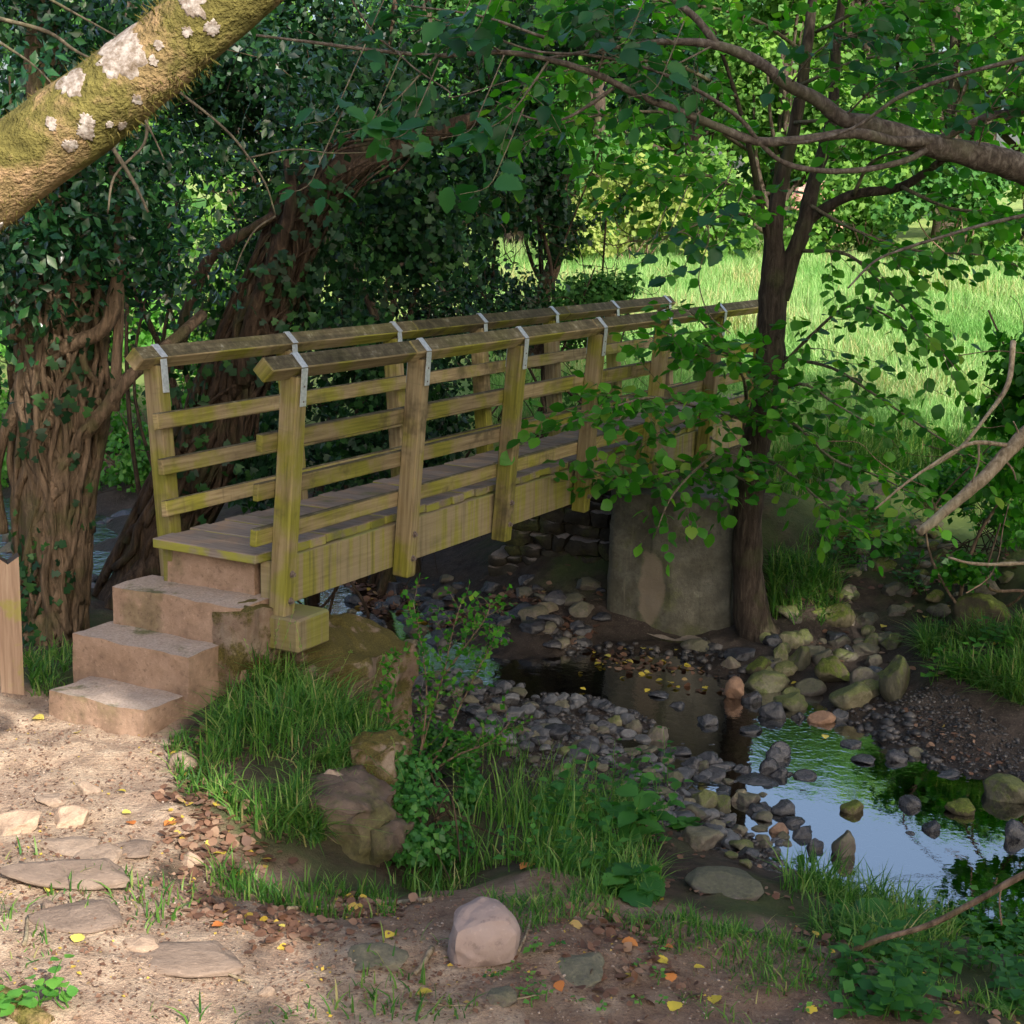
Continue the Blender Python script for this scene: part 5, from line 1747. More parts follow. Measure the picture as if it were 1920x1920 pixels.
# ------------------------------------------------------------------ second ivy tree leaning behind the handrail
YB = 11.0
lean = thing('leaning_ivy_tree', hit(260, 1100), 'dark leaning trunk swathed in ivy stems behind the left handrail of the bridge', 'tree')
pb = pxp([(225, 1175, YB), (280, 1060, YB), (345, 930, YB), (395, 830, YB), (430, 740, YB), (465, 640, YB), (505, 540, YB), (545, 450, YB), (590, 370, YB), (660, 310, YB), (760, 270, YB + .2), (900, 220, YB + .4)], 6)
rb = np.array([.25, .24, .23, .24, .21, .17, .15, .14, .13, .12, .09, .05])
m = MB()
tube(m, pb, np.interp(np.linspace(0, 1, len(pb)), np.linspace(0, 1, 12), rb), 28, 0., .16, rs=5.5)
for pts, r0, r1 in [([(300, 1050, YB - .2), (250, 1090, YB - .25), (215, 1130, YB - .3), (195, 1190, YB - .3)], .10, .05), ([(330, 690, YB - .2), (350, 590, YB - .2), (385, 500, YB - .2), (430, 455, YB - .2), (515, 405, YB - .2)], .05, .035),
                    ([(455, 720, YB - .2), (470, 600, YB - .2), (520, 480, YB - .25), (545, 380, YB - .25), (540, 300, YB - .2)], .06, .035), ([(480, 700, YB - .15), (500, 640, YB - .15), (490, 560, YB - .2), (520, 430, YB - .2)], .035, .02),
                    ([(560, 700, YB), (545, 640, YB), (580, 590, YB + .1), (560, 540, YB)], .014, .008), ([(430, 740, YB - .2), (520, 660, YB), (620, 620, YB + .3)], .05, .03), ([(620, 340, YB), (560, 360, YB - .1), (600, 420, YB - .1)], .04, .02)]:
    L_ = pxp(pts, 6)
    tube(m, L_, np.linspace(r0, r1, len(L_)), 10, .3, .2, rs=10.)
m.build('trunk', MT['bark_dark'], lean)
m = MB()
strands(m, pb, rb, 52, .036, .009, 14, 0, .8, 1.2, .4)
strands(m, pb, rb, 26, .02, .006, 15, .3, 1., 2.0, .7, 1.25)
m.build('ivy_stems', MT['bark_dark'], lean)
m = MB()
ivy_on(m, pb, rb * 1.2, 2600, .075, 21, .25, 1., None, .2, .0)
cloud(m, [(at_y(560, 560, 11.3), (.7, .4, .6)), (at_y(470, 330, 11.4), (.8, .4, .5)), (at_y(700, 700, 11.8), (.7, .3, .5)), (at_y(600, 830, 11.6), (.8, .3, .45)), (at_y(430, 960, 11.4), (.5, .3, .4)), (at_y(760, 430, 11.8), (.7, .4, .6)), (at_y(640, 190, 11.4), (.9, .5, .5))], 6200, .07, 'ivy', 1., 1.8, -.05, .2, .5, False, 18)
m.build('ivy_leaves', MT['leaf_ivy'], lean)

# ------------------------------------------------------------------ dark thorn thicket on the far side
def thicket(name, label, blobs, n, L, mat, stems, seed, kind='low', thr=.10, group=None, clump=1.3, wr=.02, twigs=60):
    P0 = blobs[0][0]
    b = np.array([P0[0], P0[1], float(hz(np.array([P0[0]]), np.array([P0[1]]))[0])])
    t = thing(name, b, label, 'tree' if 'tree' in name else 'shrub', group)
    m = MB()
    C = np.array([q[0] for q in blobs])
    for k in range(stems):
        c = C[k % len(C)]
        f = np.array([b[0] + rng.normal(0, .35), b[1] + rng.normal(0, .3), b[2] - .1])
        if np.linalg.norm(c[:2] - b[:2]) > 1.2:
            f[:2] = c[:2] + rng.normal(0, .3, 2)
            f[2] = float(hz(f[:1], f[1:2])[0]) - .1
        mid = (f + c) / 2 + rng.normal(0, .25, 3)
        L_ = catmull([f, f * .7 + mid * .3 + rng.normal(0, .08, 3), mid, c + rng.normal(0, .3, 3)], 6)
        w = wr * random.uniform(.6, 1.6)
        tube(m, L_, np.linspace(w, w * .35, len(L_)), 7, rng.random(), .15, rs=12)
    for k in range(twigs):
        c = C[rng.integers(len(C))] + rng.normal(0, .5, 3)
        tube(m, wander(c, rdir(1)[0], random.uniform(.4, 1.1), 4, .35), random.uniform(.002, .006), 3, rng.random(), cap=False)
    m.build('stems', MT['bark_dark'], t)
    m = MB()
    cloud(m, blobs, n, L, kind, 1.0, clump, thr, .3, .55, False, seed)
    m.build('foliage', mat, t)
    return t


def bl(*rows):
    return [(at_y(a, b, Y), r) for a, b, Y, r in rows]


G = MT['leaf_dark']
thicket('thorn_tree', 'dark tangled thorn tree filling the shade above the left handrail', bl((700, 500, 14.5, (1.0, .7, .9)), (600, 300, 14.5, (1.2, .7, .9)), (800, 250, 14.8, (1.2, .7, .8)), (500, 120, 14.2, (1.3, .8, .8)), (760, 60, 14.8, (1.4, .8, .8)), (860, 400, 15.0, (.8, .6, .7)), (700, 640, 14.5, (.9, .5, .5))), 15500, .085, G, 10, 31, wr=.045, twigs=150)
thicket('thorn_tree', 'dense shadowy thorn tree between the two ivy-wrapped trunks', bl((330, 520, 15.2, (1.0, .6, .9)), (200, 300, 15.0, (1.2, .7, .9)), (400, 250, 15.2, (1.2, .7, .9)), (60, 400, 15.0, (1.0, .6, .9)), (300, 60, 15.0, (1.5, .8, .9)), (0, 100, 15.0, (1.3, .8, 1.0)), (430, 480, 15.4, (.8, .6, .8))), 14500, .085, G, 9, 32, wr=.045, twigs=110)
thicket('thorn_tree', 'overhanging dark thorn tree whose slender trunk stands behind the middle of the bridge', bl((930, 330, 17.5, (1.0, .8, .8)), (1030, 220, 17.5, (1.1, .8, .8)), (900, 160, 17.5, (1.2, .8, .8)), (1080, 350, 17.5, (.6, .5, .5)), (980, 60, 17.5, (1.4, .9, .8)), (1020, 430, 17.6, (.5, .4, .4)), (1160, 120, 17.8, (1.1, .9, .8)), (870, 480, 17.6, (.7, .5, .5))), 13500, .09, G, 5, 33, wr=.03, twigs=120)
m = MB()
L_ = pxp([(1005, 690, 17.8), (1010, 600, 17.8), (1022, 540, 17.8), (1042, 480, 17.7), (1040, 400, 17.6), (1060, 320, 17.6)], 6)
t3 = [o for o in bpy.data.objects if o.name.startswith('thorn_tree')][-1]
tube(m, L_, np.linspace(.10, .07, len(L_)), 12, 0., .12, rs=6)
L_ = pxp([(1022, 540, 17.8), (1000, 500, 17.8), (985, 450, 17.8)], 4); tube(m, L_, np.linspace(.03, .02, len(L_)), 6)
L_ = pxp([(820, 680, 16.8), (835, 580, 16.8), (822, 500, 16.8), (850, 440, 16.9), (920, 380, 17)], 5); tube(m, L_, np.linspace(.05, .03, len(L_)), 8)
m.build('trunk', MT['bark_stem'], t3)
thicket('hawthorn_shrub', 'loose dark hawthorn shrub on the far bank seen through the left rails', bl((800, 600, 15.8, (.8, .5, .55)), (900, 640, 15.9, (.7, .5, .45)), (750, 760, 15.0, (.9, .4, .45)), (880, 770, 15.2, (.7, .4, .4)), (960, 560, 16.5, (.6, .4, .4))), 6400, .075, G, 7, 34, twigs=80)
thicket('hawthorn_shrub', 'small hawthorn bush with airy sprays in front of the sunlit meadow', bl((1100, 560, 17.2, (.55, .4, .4)), (1170, 540, 17.2, (.4, .3, .2)), (1090, 640, 17.0, (.7, .4, .35)), (1000, 720, 16.6, (.7, .4, .35))), 3000, .075, MT['leaf_shade'], 8, 35, thr=.0, twigs=70)
thicket('elder_shrub', 'low leafy shrub in the shade below the middle of the left rails', bl((560, 880, 13.2, (.8, .4, .4)), (700, 860, 13.6, (.8, .4, .4)), (450, 800, 13.0, (.5, .4, .5)), (640, 760, 13.8, (.8, .4, .4))), 4600, .09, MT['leaf_ivy'], 6, 36, 'mid', twigs=40)

# ------------------------------------------------------------------ trees beyond the meadow
def far_tree(name, px, Y, h, w, mat, label, n, L, seed, trunk=True, low=.15, cat='tree'):
    x = at_y(px, 500, Y)[0]
    b = np.array([x, Y, float(hz(np.array([x]), np.array([Y]))[0])])
    t = thing(name, b, label, cat)
    r = np.random.default_rng(seed)
    blobs = []
    for k in range(11):
        a = r.random() * 6.28; q = r.random() ** .6
        z = low + (1 - low) * r.random()
        rad = w * (.30 + .22 * r.random())
        env = math.sin(math.pi * min(1, .18 + .8 * z)) ** .7
        blobs.append((b + np.array([math.cos(a) * w * q * env * .8, math.sin(a) * w * q * env * .6, h * z - rad * .4]), (rad, rad * .9, rad * .75)))
    m = MB()
    if trunk:
        tp = catmull([b - ZU * .2, b + np.array([.1, 0, h * .3]), b + np.array([-.15, .1, h * .8])], 5)
        tube(m, tp, np.linspace(.035 * h, .01 * h, len(tp)), 9, 0., .1, rs=3)
    for q in blobs[::1]:
        s0 = b + ZU * h * .3 * r.random() if trunk else b + np.array([r.normal(0, .2), r.normal(0, .2), 0])
        L_ = catmull([s0, (s0 + q[0]) / 2 + r.normal(0, .2, 3), q[0]], 4)
        tube(m, L_, np.linspace(.009 * h, .004 * h, len(L_)), 6, 0., .1, rs=3)
    m.build('trunk' if trunk else 'stems', MT['bark_main'] if trunk else MT['bark_stem'], t)
    m = MB()
    cloud(m, blobs, n, L, 'low', 1.1, .55 / max(w / 3, .3), -.1, .4, .5, False, seed)
    m.build('crown' if trunk else 'foliage', mat, t)
    return t


FAR = MT['leaf_far']
far_tree('pale_bush', 1185, 41, 2.6, 2.2, MT['leaf_pale'], 'rounded pale yellow-green bush at the far edge of the meadow', 5200, .20, 61, False, .25, 'bush')
far_tree('bush', 1330, 43, 2.4, 2.0, FAR, 'low green bush right of the pale one at the meadow edge', 4200, .2, 62, False, .2, 'bush')
far_tree('bush', 1620, 42, 2.8, 2.3, FAR, 'broad green bush at the meadow edge right of the forked trunk', 4800, .2, 63, False, .15, 'bush')
far_tree('bush', 1800, 40, 2.6, 2.5, MT['leaf_shade'], 'bluish green bush at the meadow edge, farther right', 5200, .2, 64, False, .15, 'bush')
far_tree('bush', 1960, 41, 3.2, 2.6, FAR, 'tall green bush cut by the right edge at the end of the meadow', 4200, .2, 65, False, .15, 'bush')
for k, (px, Y, h, w, mt_, lab) in enumerate([(1110, 50, 10.5, 4.2, 'leaf_shade', 'deep green tree rising behind the pale bush'), (1290, 54, 11.5, 4.3, 'leaf_far', 'sunlit tree behind the left stem of the fork'), (1450, 52, 10.5, 4.0, 'leaf_far', 'sunlit tree straight behind the forked trunk'),
                                            (1600, 55, 11.5, 4.6, 'leaf_shade', 'tree beyond the meadow just right of the fork'), (1760, 52, 11.0, 4.4, 'leaf_far', 'bright tree beyond the meadow under the arching limb'), (1930, 54, 11.5, 4.6, 'leaf_shade', 'bluish tree beyond the meadow at the right edge'),
                                            (2090, 50, 10, 4, 'leaf_far', 'tree beyond the meadow just outside the right edge'), (960, 46, 10, 4.2, 'leaf_shade', 'tree beyond the meadow behind the slender thorn trunk'), (800, 42, 9.5, 4.0, 'leaf_shade', 'tree glimpsed through the gaps of the dark thorn trees'),
                                            (620, 38, 9.0, 3.8, 'leaf_shade', 'tree far behind the leaning ivy trunk'), (440, 36, 9, 3.6, 'leaf_far', 'tree far behind the gap between the ivy trunks'), (260, 34, 8.5, 3.6, 'leaf_far', 'tree across the stream behind the stout ivy trunk'), (80, 33, 8.5, 3.6, 'leaf_shade', 'tree across the stream at the left edge'), (-90, 32, 8.5, 3.6, 'leaf_far', 'tree across the stream just outside the left edge')]):
    far_tree('broadleaf_tree', px, Y, h, w, MT[mt_], lab, 8200, .27, 70 + k)
far_tree('bush', 225, 18.6, 1.3, 1.3, MT['leaf_bright'], 'bright low foliage on the far bank between the stout trunk and the left rails', 3800, .085, 94, False, .05, 'bush')
far_tree('bush', 20, 19.5, 1.2, 1.4, MT['leaf_bright'], 'bright low foliage on the far bank at the left edge', 3200, .085, 95, False, .05, 'bush')
far_tree('bush', 400, 19.0, 1.4, 1.4, MT['leaf_hazel'], 'low green foliage on the far bank behind the foot of the leaning trunk', 3200, .085, 96, False, .05, 'bush')
for k, (px, Y, h, w) in enumerate([(700, 66, 13, 5.5), (900, 70, 14, 5.5), (1080, 72, 15, 6), (1250, 70, 16, 6.5), (1420, 74, 18.5, 7), (1560, 70, 19, 7), (1690, 73, 21, 7.5), (1820, 70, 21, 7.5), (1950, 72, 23, 8), (2080, 70, 23, 8), (2230, 70, 23, 8)]):
    t = far_tree('woodland_tree', px, Y, h, w, MT['leaf_shade' if k % 2 else 'leaf_far'], 'tree of the far wood closing the view above the meadow', 9000, .46, 120 + k)
    t['group'] = 'trees of the far wood'
far_tree('bush', 240, 23, 1.5, 1.6, MT['leaf_bright'], 'bright green bank-side bush across the stream, right of the stout ivy trunk', 3600, .12, 91, False, .1, 'bush')
far_tree('bush', 60, 24, 1.7, 1.8, MT['leaf_bright'], 'bright green bush across the stream, left of the stout ivy trunk', 3600, .12, 92, False, .1, 'bush')
far_tree('bush', 420, 24, 1.8, 1.8, MT['leaf_far'], 'green bush across the stream behind the left rails', 3000, .13, 93, False, .1, 'bush')
c = at_y(1545, 383, 46)
m = MB(); lumpy(m, c + np.array([0, .6, -.7]), np.eye(3), [.75, .5, 1.2], 14, .22, 1.6, 4, 0, .7)
MT['red_earth'] = concrete_mat('red_earth', (.42, .22, .17), (.55, .33, .26), .15, False, 2.)
o = m.build('earth_mound', MT['red_earth'])
tag(o, 'pinkish patch of bare earth glimpsed through the fork of the slender tree', 'earth mound')

# ------------------------------------------------------------------ unseen trees added behind the viewer to shade the stream
LIT = np.array([hit(a, b)[:2] for a, b in [(0, 1270), (285, 1345), (360, 1450), (470, 1480), (520, 1560), (640, 1660), (560, 1780), (680, 1905)]] + [at_z(a, b, -.8)[:2] for a, b in [(650, 2300), (-900, 2300), (-700, 1270)]])
LQ, _ = resample(LP, 40)
LQ = LQ - SUN[None] * ((LQ[:, 2:3] + .83) / SUN[2])


def sun_gap(P):  # drops crown leaves so sun reaches the path, limb and far bank
    Q = P - SUN[None] * ((P[:, 2:3] + .83) / SUN[2])
    w = fbm(Q[:, :2], 1.3, 3, 5)[:, None] * .22 + rng.normal(0, .10, (len(P), 2))
    a = inpoly(Q[:, 0] + w[:, 0], Q[:, 1] + w[:, 1], LIT)
    d = np.min(np.hypot(Q[:, None, 0] - LQ[None, :, 0], Q[:, None, 1] - LQ[None, :, 1]), axis=1)
    far_bank = (Q[:, 0] < -3.6) & (Q[:, 1] > 18.0)
    return ~(a & (rng.random(len(P)) > .05)) & (d > .30) & ~far_bank


for k, (x, y, z, dist, r) in enumerate([(-3.2, 13.5, 2.6, 20, 2.6), (-.8, 11, 1.2, 19, 2.6), (1.8, 10.5, .8, 18, 2.7), (3.4, 14, 2.2, 20, 2.6), (1.2, 7.2, -.6, 16, 2.5), (3.4, 7.5, -.6, 17, 2.6), (-2.4, 15, 5.2, 22, 2.6), (5.6, 11.5, .2, 18, 2.7), (0, 15.5, 4.2, 21, 2.8), (-1.4, 8.6, .4, 17, 2.2), (.9, 5.2, -.9, 15, 1.9)]):
    c = np.array([x, y, z]) + SUN * dist
    b = np.array([c[0], c[1], float(hz(c[:1], c[1:2])[0])])
    t = thing('tall_tree', b, 'tall broadleaf tree of the wood behind the viewer', 'tree', 'trees of the wood behind the viewer')
    m = MB()
    tp = catmull([b - ZU * .3, b + ZU * (c[2] - b[2]) * .5 + np.array([.2, .1, 0]), c + ZU * .8], 5)
    tube(m, tp, np.linspace(.22, .06, len(tp)), 10, 0., .1, rs=3)
    m.build('trunk', MT['bark_main'], t)
    m = MB()
    bb = [(c, (r, r, r * .8)), (c + np.array([r * .5, r * .3, r * .3]), (r * .7, r * .7, r * .6)), (c + np.array([-r * .5, -.3, -r * .2]), (r * .7, r * .7, r * .6))]
    if not sun_gap(np.array([q_[0] for q_ in bb])).any():
        bb = [(c + np.array([0, 0, -.8]), (r, r, r * .8))]
    cloud(m, bb, 4200, .27, 'low', 1.3, .5, -.25, .6, .6, False, 200 + k, None, sun_gap)
    m.build('crown', MT['leaf_hazel'], t)

# ------------------------------------------------------------------ grasses
def gpatch(mb, pxpoly, n, h0, h1, wd, lean=.5, clump=2.5, thr=-.2, seed=0, zmin=-1.66):
    poly = np.array([hit(a, b)[:2] for a, b in pxpoly])
    r = scatter(poly, int(n * 2.2), seed)
    P = np.concatenate([r, np.zeros((len(r), 1))], 1)
    f = fbm(P, clump, 3, seed + 9)
    k = f + rng.normal(0, .2, len(P)) > thr
    P, f = P[k][:n], f[k][:n]
    P[:, 2] = hz(P[:, 0], P[:, 1]) - .01
    k = P[:, 2] > zmin
    P, f = P[k], f[k]
    H_ = (h0 + (h1 - h0) * rng.random(len(P)) ** 1.5) * (1 + .35 * np.clip(f, -1, 1))
    blades(mb, P, H_, wd, lean)


m = MB()
MOUND = [(395, 1350), (440, 1290), (560, 1262), (690, 1290), (755, 1380), (750, 1450), (690, 1470), (625, 1520), (590, 1600), (500, 1590), (430, 1540), (370, 1470)]
gpatch(m, MOUND, 10500, .08, .27, .0028, .85, 2.5, -.45, 1)
gpatch(m, [(560, 1440), (700, 1430), (660, 1560), (590, 1590), (540, 1540)], 1700, .08, .22, .0028, 1.1, 2.5, -.4, 2)
gpatch(m, [(600, 1470), (740, 1450), (760, 1520), (690, 1540)], 700, .08, .2, .0026, 1.2, 2.5, -.3, 16)
gpatch(m, [(400, 1640), (560, 1660), (760, 1680), (740, 1720), (560, 1710), (380, 1670)], 560, .05, .15, .0026, .6, 5., .05, 3)
gpatch(m, [(730, 1660), (860, 1610), (1050, 1590), (1230, 1620), (1240, 1700), (1000, 1665), (780, 1690)], 1700, .04, .20, .0026, .7, 3.5, .02, 4)
gpatch(m, [(780, 1620), (850, 1530), (1000, 1500), (1180, 1500), (1240, 1570), (1200, 1640), (900, 1640)], 1500, .05, .24, .0028, .6, 3., .05, 5)
gpatch(m, [(860, 1580), (960, 1520), (1060, 1510), (1120, 1570), (1060, 1630), (900, 1630)], 420, .2, .46, .0026, .45, 3., -.1, 15)
gpatch(m, [(800, 1440), (960, 1380), (1000, 1450), (860, 1520)], 700, .08, .25, .0028, .5, 2., .0, 6)
gpatch(m, [(1460, 1670), (1650, 1670), (1820, 1720), (1780, 1800), (1560, 1790)], 2400, .07, .26, .0028, .8, 3., -.1, 7)
gpatch(m, [(900, 1690), (1100, 1660), (1400, 1720), (1560, 1790), (1900, 1850), (1900, 1918), (1100, 1910), (1000, 1760)], 2600, .03, .10, .0022, .8, 2.6, .22, 8)
gpatch(m, [(0, 1600), (600, 1700), (900, 1750), (900, 1915), (0, 1915)], 700, .03, .10, .003, .7, 3.0, .30, 9)
gpatch(m, [(300, 1380), (440, 1420), (420, 1560), (330, 1480)], 300, .05, .14, .003, .8, 4., .0, 10)
gpatch(m, [(40, 1210), (135, 1215), (130, 1300), (60, 1310)], 420, .06, .18, .0035, .8, 4., -.2, 11)
gpatch(m, [(1720, 1190), (1930, 1180), (1940, 1340), (1740, 1270)], 3600, .10, .34, .0034, 1.1, 2., -.3, 12)
gpatch(m, [(1440, 1040), (1560, 1010), (1580, 1150), (1490, 1210), (1440, 1150)], 1500, .10, .30, .0042, .9, 2.5, -.2, 13)
gpatch(m, [(1440, 860), (1900, 830), (1930, 900), (1700, 890), (1560, 900), (1450, 960)], 9000, .10, .30, .0045, .7, 1.5, -.4, 14)
o = m.build('grass', MT['grass'])
tag(o, 'fine green grass in tufts over the banks', 'grass', kind='stuff')
m = MB()
for _ in range(26):   # seed stalks
    px, py = random.choice([(random.uniform(760, 1200), random.uniform(1520, 1640)), (random.uniform(440, 720), random.uniform(1290, 1440))])
    p = hit(px, py)
    d = np.array([rng.normal(0, .18), rng.normal(0, .12), 1])
    L_ = wander(p, d, random.uniform(.3, .55), 4, .06, (0, 0, -.01))
    tube(m, L_, np.linspace(.0016, .0008, len(L_)), 4, .95, cap=False)
    n_ = 26
    i = rng.integers(len(L_) - 5, len(L_), n_)
    leaves(m, L_[i] + rng.normal(0, .004, (n_, 3)), unit(unit(L_[-1] - L_[-4]) + rng.normal(0, .4, (n_, 3))), rdir(n_), .012, 'low', .6, np.full(n_, .9))
o = m.build('grass_seedheads', MT['grass'])
tag(o, 'thin seed stalks standing above the bank grass', 'grass', kind='stuff')
m = MB()
n = 195000
yy = 15.0 + 32 * rng.random(n) ** 1.3
xx = (rng.uniform(-80, 1300, n)) / F * yy * 1.02
sdd = sdist(xx, yy)
P = np.stack([xx, yy, hz(xx, yy) - .02], 1)
f = fbm(P[:, :2], .6, 3, 44)
k = (sdd < -3.6) & (P[:, 2] > -.75)
P, f = P[k], f[k]
blades(m, P, (.14 + .26 * rng.random(len(P))) * (1 + .45 * f) * np.clip((P[:, 1] - 8) / 14, .5, 1.3), .0055, .55, np.clip(.45 + .5 * f + rng.normal(0, .2, len(P)), 0, 1))
o = m.build('meadow_grass', MT['grass_meadow'])
tag(o, 'tall pale grass of the sunlit meadow beyond the bridge', 'grass', kind='stuff')

# ------------------------------------------------------------------ leafy plants
def herb(name, px, py, h, pairs, ll, mat, label, group=None, stems=1, wid=1.25, kind='big', cat='plant', lean_=.15, P=None):
    p = hit(px, py) if P is None else P
    t = thing(name, p, label, cat, group)
    ms, ml = MB(), MB()
    for s_ in range(stems):
        d = np.array([rng.normal(0, lean_), rng.normal(0, lean_), 1])
        L_ = wander(p + rng.normal(0, .03, 3) * np.array([1, 1, 0]), d, h * random.uniform(.7, 1.1), 4, .1)
        tube(ms, L_, np.linspace(.0035, .0015, len(L_)), 5, .5, cap=False)
        for k in range(pairs):
            i = int((.2 + .8 * (k + 1) / pairs) * (len(L_) - 1))
            a = k * 1.7 + rng.random()
            for q in (0, math.pi):
                D = np.array([math.cos(a + q), math.sin(a + q), rng.normal(.1, .2)])
                leaves(ml, L_[i:i + 1] + D * .01, D[None], unit(ZU + rng.normal(0, .25, 3))[None], ll * random.uniform(.7, 1.15) * (1.1 - .4 * k / pairs), kind, wid)
    ms.build('stems', MT['grass'], t)
    ml.build('leaves', mat, t)
    return t


HB = MT['leaf_herb']
herb('dock_plant', 1165, 1610, .38, 4, .16, HB, 'dock-like plant with big drooping light green leaves on the bank above the gravel', None, 2, .9)
herb('nettle_plant', 1110, 1600, .55, 7, .085, HB, 'tall leafy stem standing highest in the bank grass', None, 3, .9)
herb('nettle_plant', 1040, 1560, .42, 6, .08, HB, 'clump of dull leafy stems left of the tallest stem', None, 3, .95)
herb('nettle_plant', 1200, 1580, .42, 6, .085, HB, 'leafy stems at the gravel end of the tall grass', None, 4, .95)
for k in range(30):
    px, py = random.uniform(940, 1240), random.uniform(1400, 1640)
    if py < max(1470, 1640 - (px - 940) * .75): continue
    herb('nettle_plant', px, py, random.uniform(.14, .36), random.randint(4, 6), random.uniform(.045, .075), HB, 'leafy weed among the tall grass on the slope to the gravel', 'weeds among the tall grass', 2, 1.0, 'mid')
herb('burdock_plant', 1180, 1680, .10, 3, .15, HB, 'low plant with broad dark leaves at the lip of the bank', None, 3, 1.3)
herb('burdock_plant', 1290, 1560, .06, 3, .13, HB, 'dark broad leaves flat on the gravel edge', None, 3, 1.3)
herb('dock_plant', 1610, 1740, .05, 3, .15, HB, 'single broad heart-shaped leaf plant in the lower right grass', None, 2, 1.2)
herb('bramble_shoot', 45, 1890, .20, 3, .05, MT['leaf_bright'], 'bright green young bramble with rounded leaves in the lower left corner', None, 4, 1.35, cat='plant', lean_=.4)
herb('bramble_shoot', 105, 1895, .10, 2, .045, MT['leaf_bright'], 'small bright bramble shoot right of the corner bramble', None, 3, 1.35, lean_=.4)
BR = 'leafy ground plants in the lower right corner'
for k in range(46):
    px, py = random.uniform(1600, 1930), random.uniform(1690, 1915)
    if py < 1690 + (1930 - px) * .22 + 20:
        continue
    herb('ground_plant', px, py, random.uniform(.08, .22), random.randint(2, 4), random.uniform(.05, .085), HB, 'dark leafy ground plant on the lower right bank', BR, 3, 1.2, 'mid', lean_=.35)
for k in range(44):
    px, py = random.choice([(random.uniform(1640, 1900), random.uniform(985, 1120)), (random.uniform(1560, 1640), random.uniform(960, 1080)), (random.uniform(1740, 1920), random.uniform(1190, 1290)), (random.uniform(1700, 1930), random.uniform(880, 960))])
    herb('bank_plant', px, py, random.uniform(.12, .3), random.randint(2, 4), random.uniform(.06, .10), MT['leaf_hazel'], 'leafy bramble spray on the dark far bank', 'bramble sprays on the far bank', 3, 1.2, 'mid', lean_=.45)
for k in range(30):
    px, py = random.uniform(900, 1920), random.uniform(1740, 1915)
    if px > 1650: continue
    herb('seedling', px, py, random.uniform(.015, .05), 2, random.uniform(.02, .035), MT['leaf_bright'] if k % 3 else HB, 'tiny seedling sprouting from the bare soil', 'seedlings in the foreground soil', 2, 1.2, 'mid', lean_=.5)


def bramble(name, label, rows, n, L, mat, arcs, seed, pxbase):
    p = hit(*pxbase)
    t = thing(name, p, label, 'bramble')
    m = MB()
    for k in range(arcs):
        c = rows[k % len(rows)]
        q = at_y(c[0] + rng.normal(0, 25), c[1] + rng.normal(0, 25), c[2])
        L_ = catmull([p + rng.normal(0, .15, 3) * np.array([1, 1, .2]), (p + q) / 2 + ZU * .12 + rng.normal(0, .06, 3), q, q + rng.normal(0, .12, 3) - ZU * .08], 4)
        tube(m, L_, np.linspace(.005, .002, len(L_)), 5, rng.random(), cap=False)
    m.build('canes', MT['bark_dark'], t)
    m = MB()
    cloud(m, bl(*rows), n, L, 'mid', 1.1, 3., -.1, .7, .6, False, seed)
    m.build('leaves', mat, t)


BRP = []
for px, py, r_ in [(760, 1440, .16), (780, 1510, .18), (830, 1570, .17), (735, 1400, .13), (860, 1480, .16), (775, 1580, .14), (800, 1380, .16), (900, 1420, .17), (850, 1400, .14), (820, 1450, .16)]:
    q = hit(px, py + 25)
    BRP.append((px, py, q[1] - .10, (r_, .16, r_ * .75)))
bramble('bramble_bush', 'dark bramble filling the hollow between the grass mound and the tall grass', BRP, 5200, .042, MT['leaf_herb'], 14, 51, (800, 1590))
bramble('bramble_bush', 'tangled bramble hanging over the right end of the dark far bank', [(1780, 900, 12.8, (.5, .4, .18)), (1880, 980, 12.2, (.4, .4, .22)), (1900, 880, 12.8, (.5, .4, .25)), (1690, 1010, 12.4, (.25, .2, .14)), (1800, 1060, 11.8, (.3, .3, .15))], 3600, .075, MT['leaf_hazel'], 22, 52, (1860, 1040))

thicket('hazel_shrub', 'leafy hazel shrub filling the right edge above the far bank', bl((1960, 690, 11.6, (.45, .4, .35)), (2010, 600, 11.6, (.6, .5, .4)), (1985, 830, 11.2, (.42, .4, .35)), (1910, 900, 11.4, (.32, .3, .22)), (1895, 770, 11.7, (.26, .3, .2)), (2080, 760, 11.4, (.6, .5, .6)), (2120, 980, 10.4, (.6, .5, .5)), (2000, 960, 11.0, (.4, .4, .3))), 5200, .085, MT['leaf_hazel'], 9, 58, 'full', -.1, None, 1.6, .014, 30)
for o_ in col.objects:
    if o_.parent is not None and o_.parent.name == 'hazel_shrub' and o_.name.startswith('stems'):
        o_.data.materials[0] = MT['bark_stem']
m = MB()
q0, q1 = hit(-40, 1868), hit(84, 1932)
L_ = catmull([q0 + ZU * .01, (q0 + q1) / 2 + ZU * .015, q1 + ZU * .0], 8)
tube(m, L_, .045, 20, 0., .12, rs=9)
o = m.build('mossy_log', MT['mossy_bark'])
tag(o, 'mossy yellowish log lying in the lower left corner', 'log')

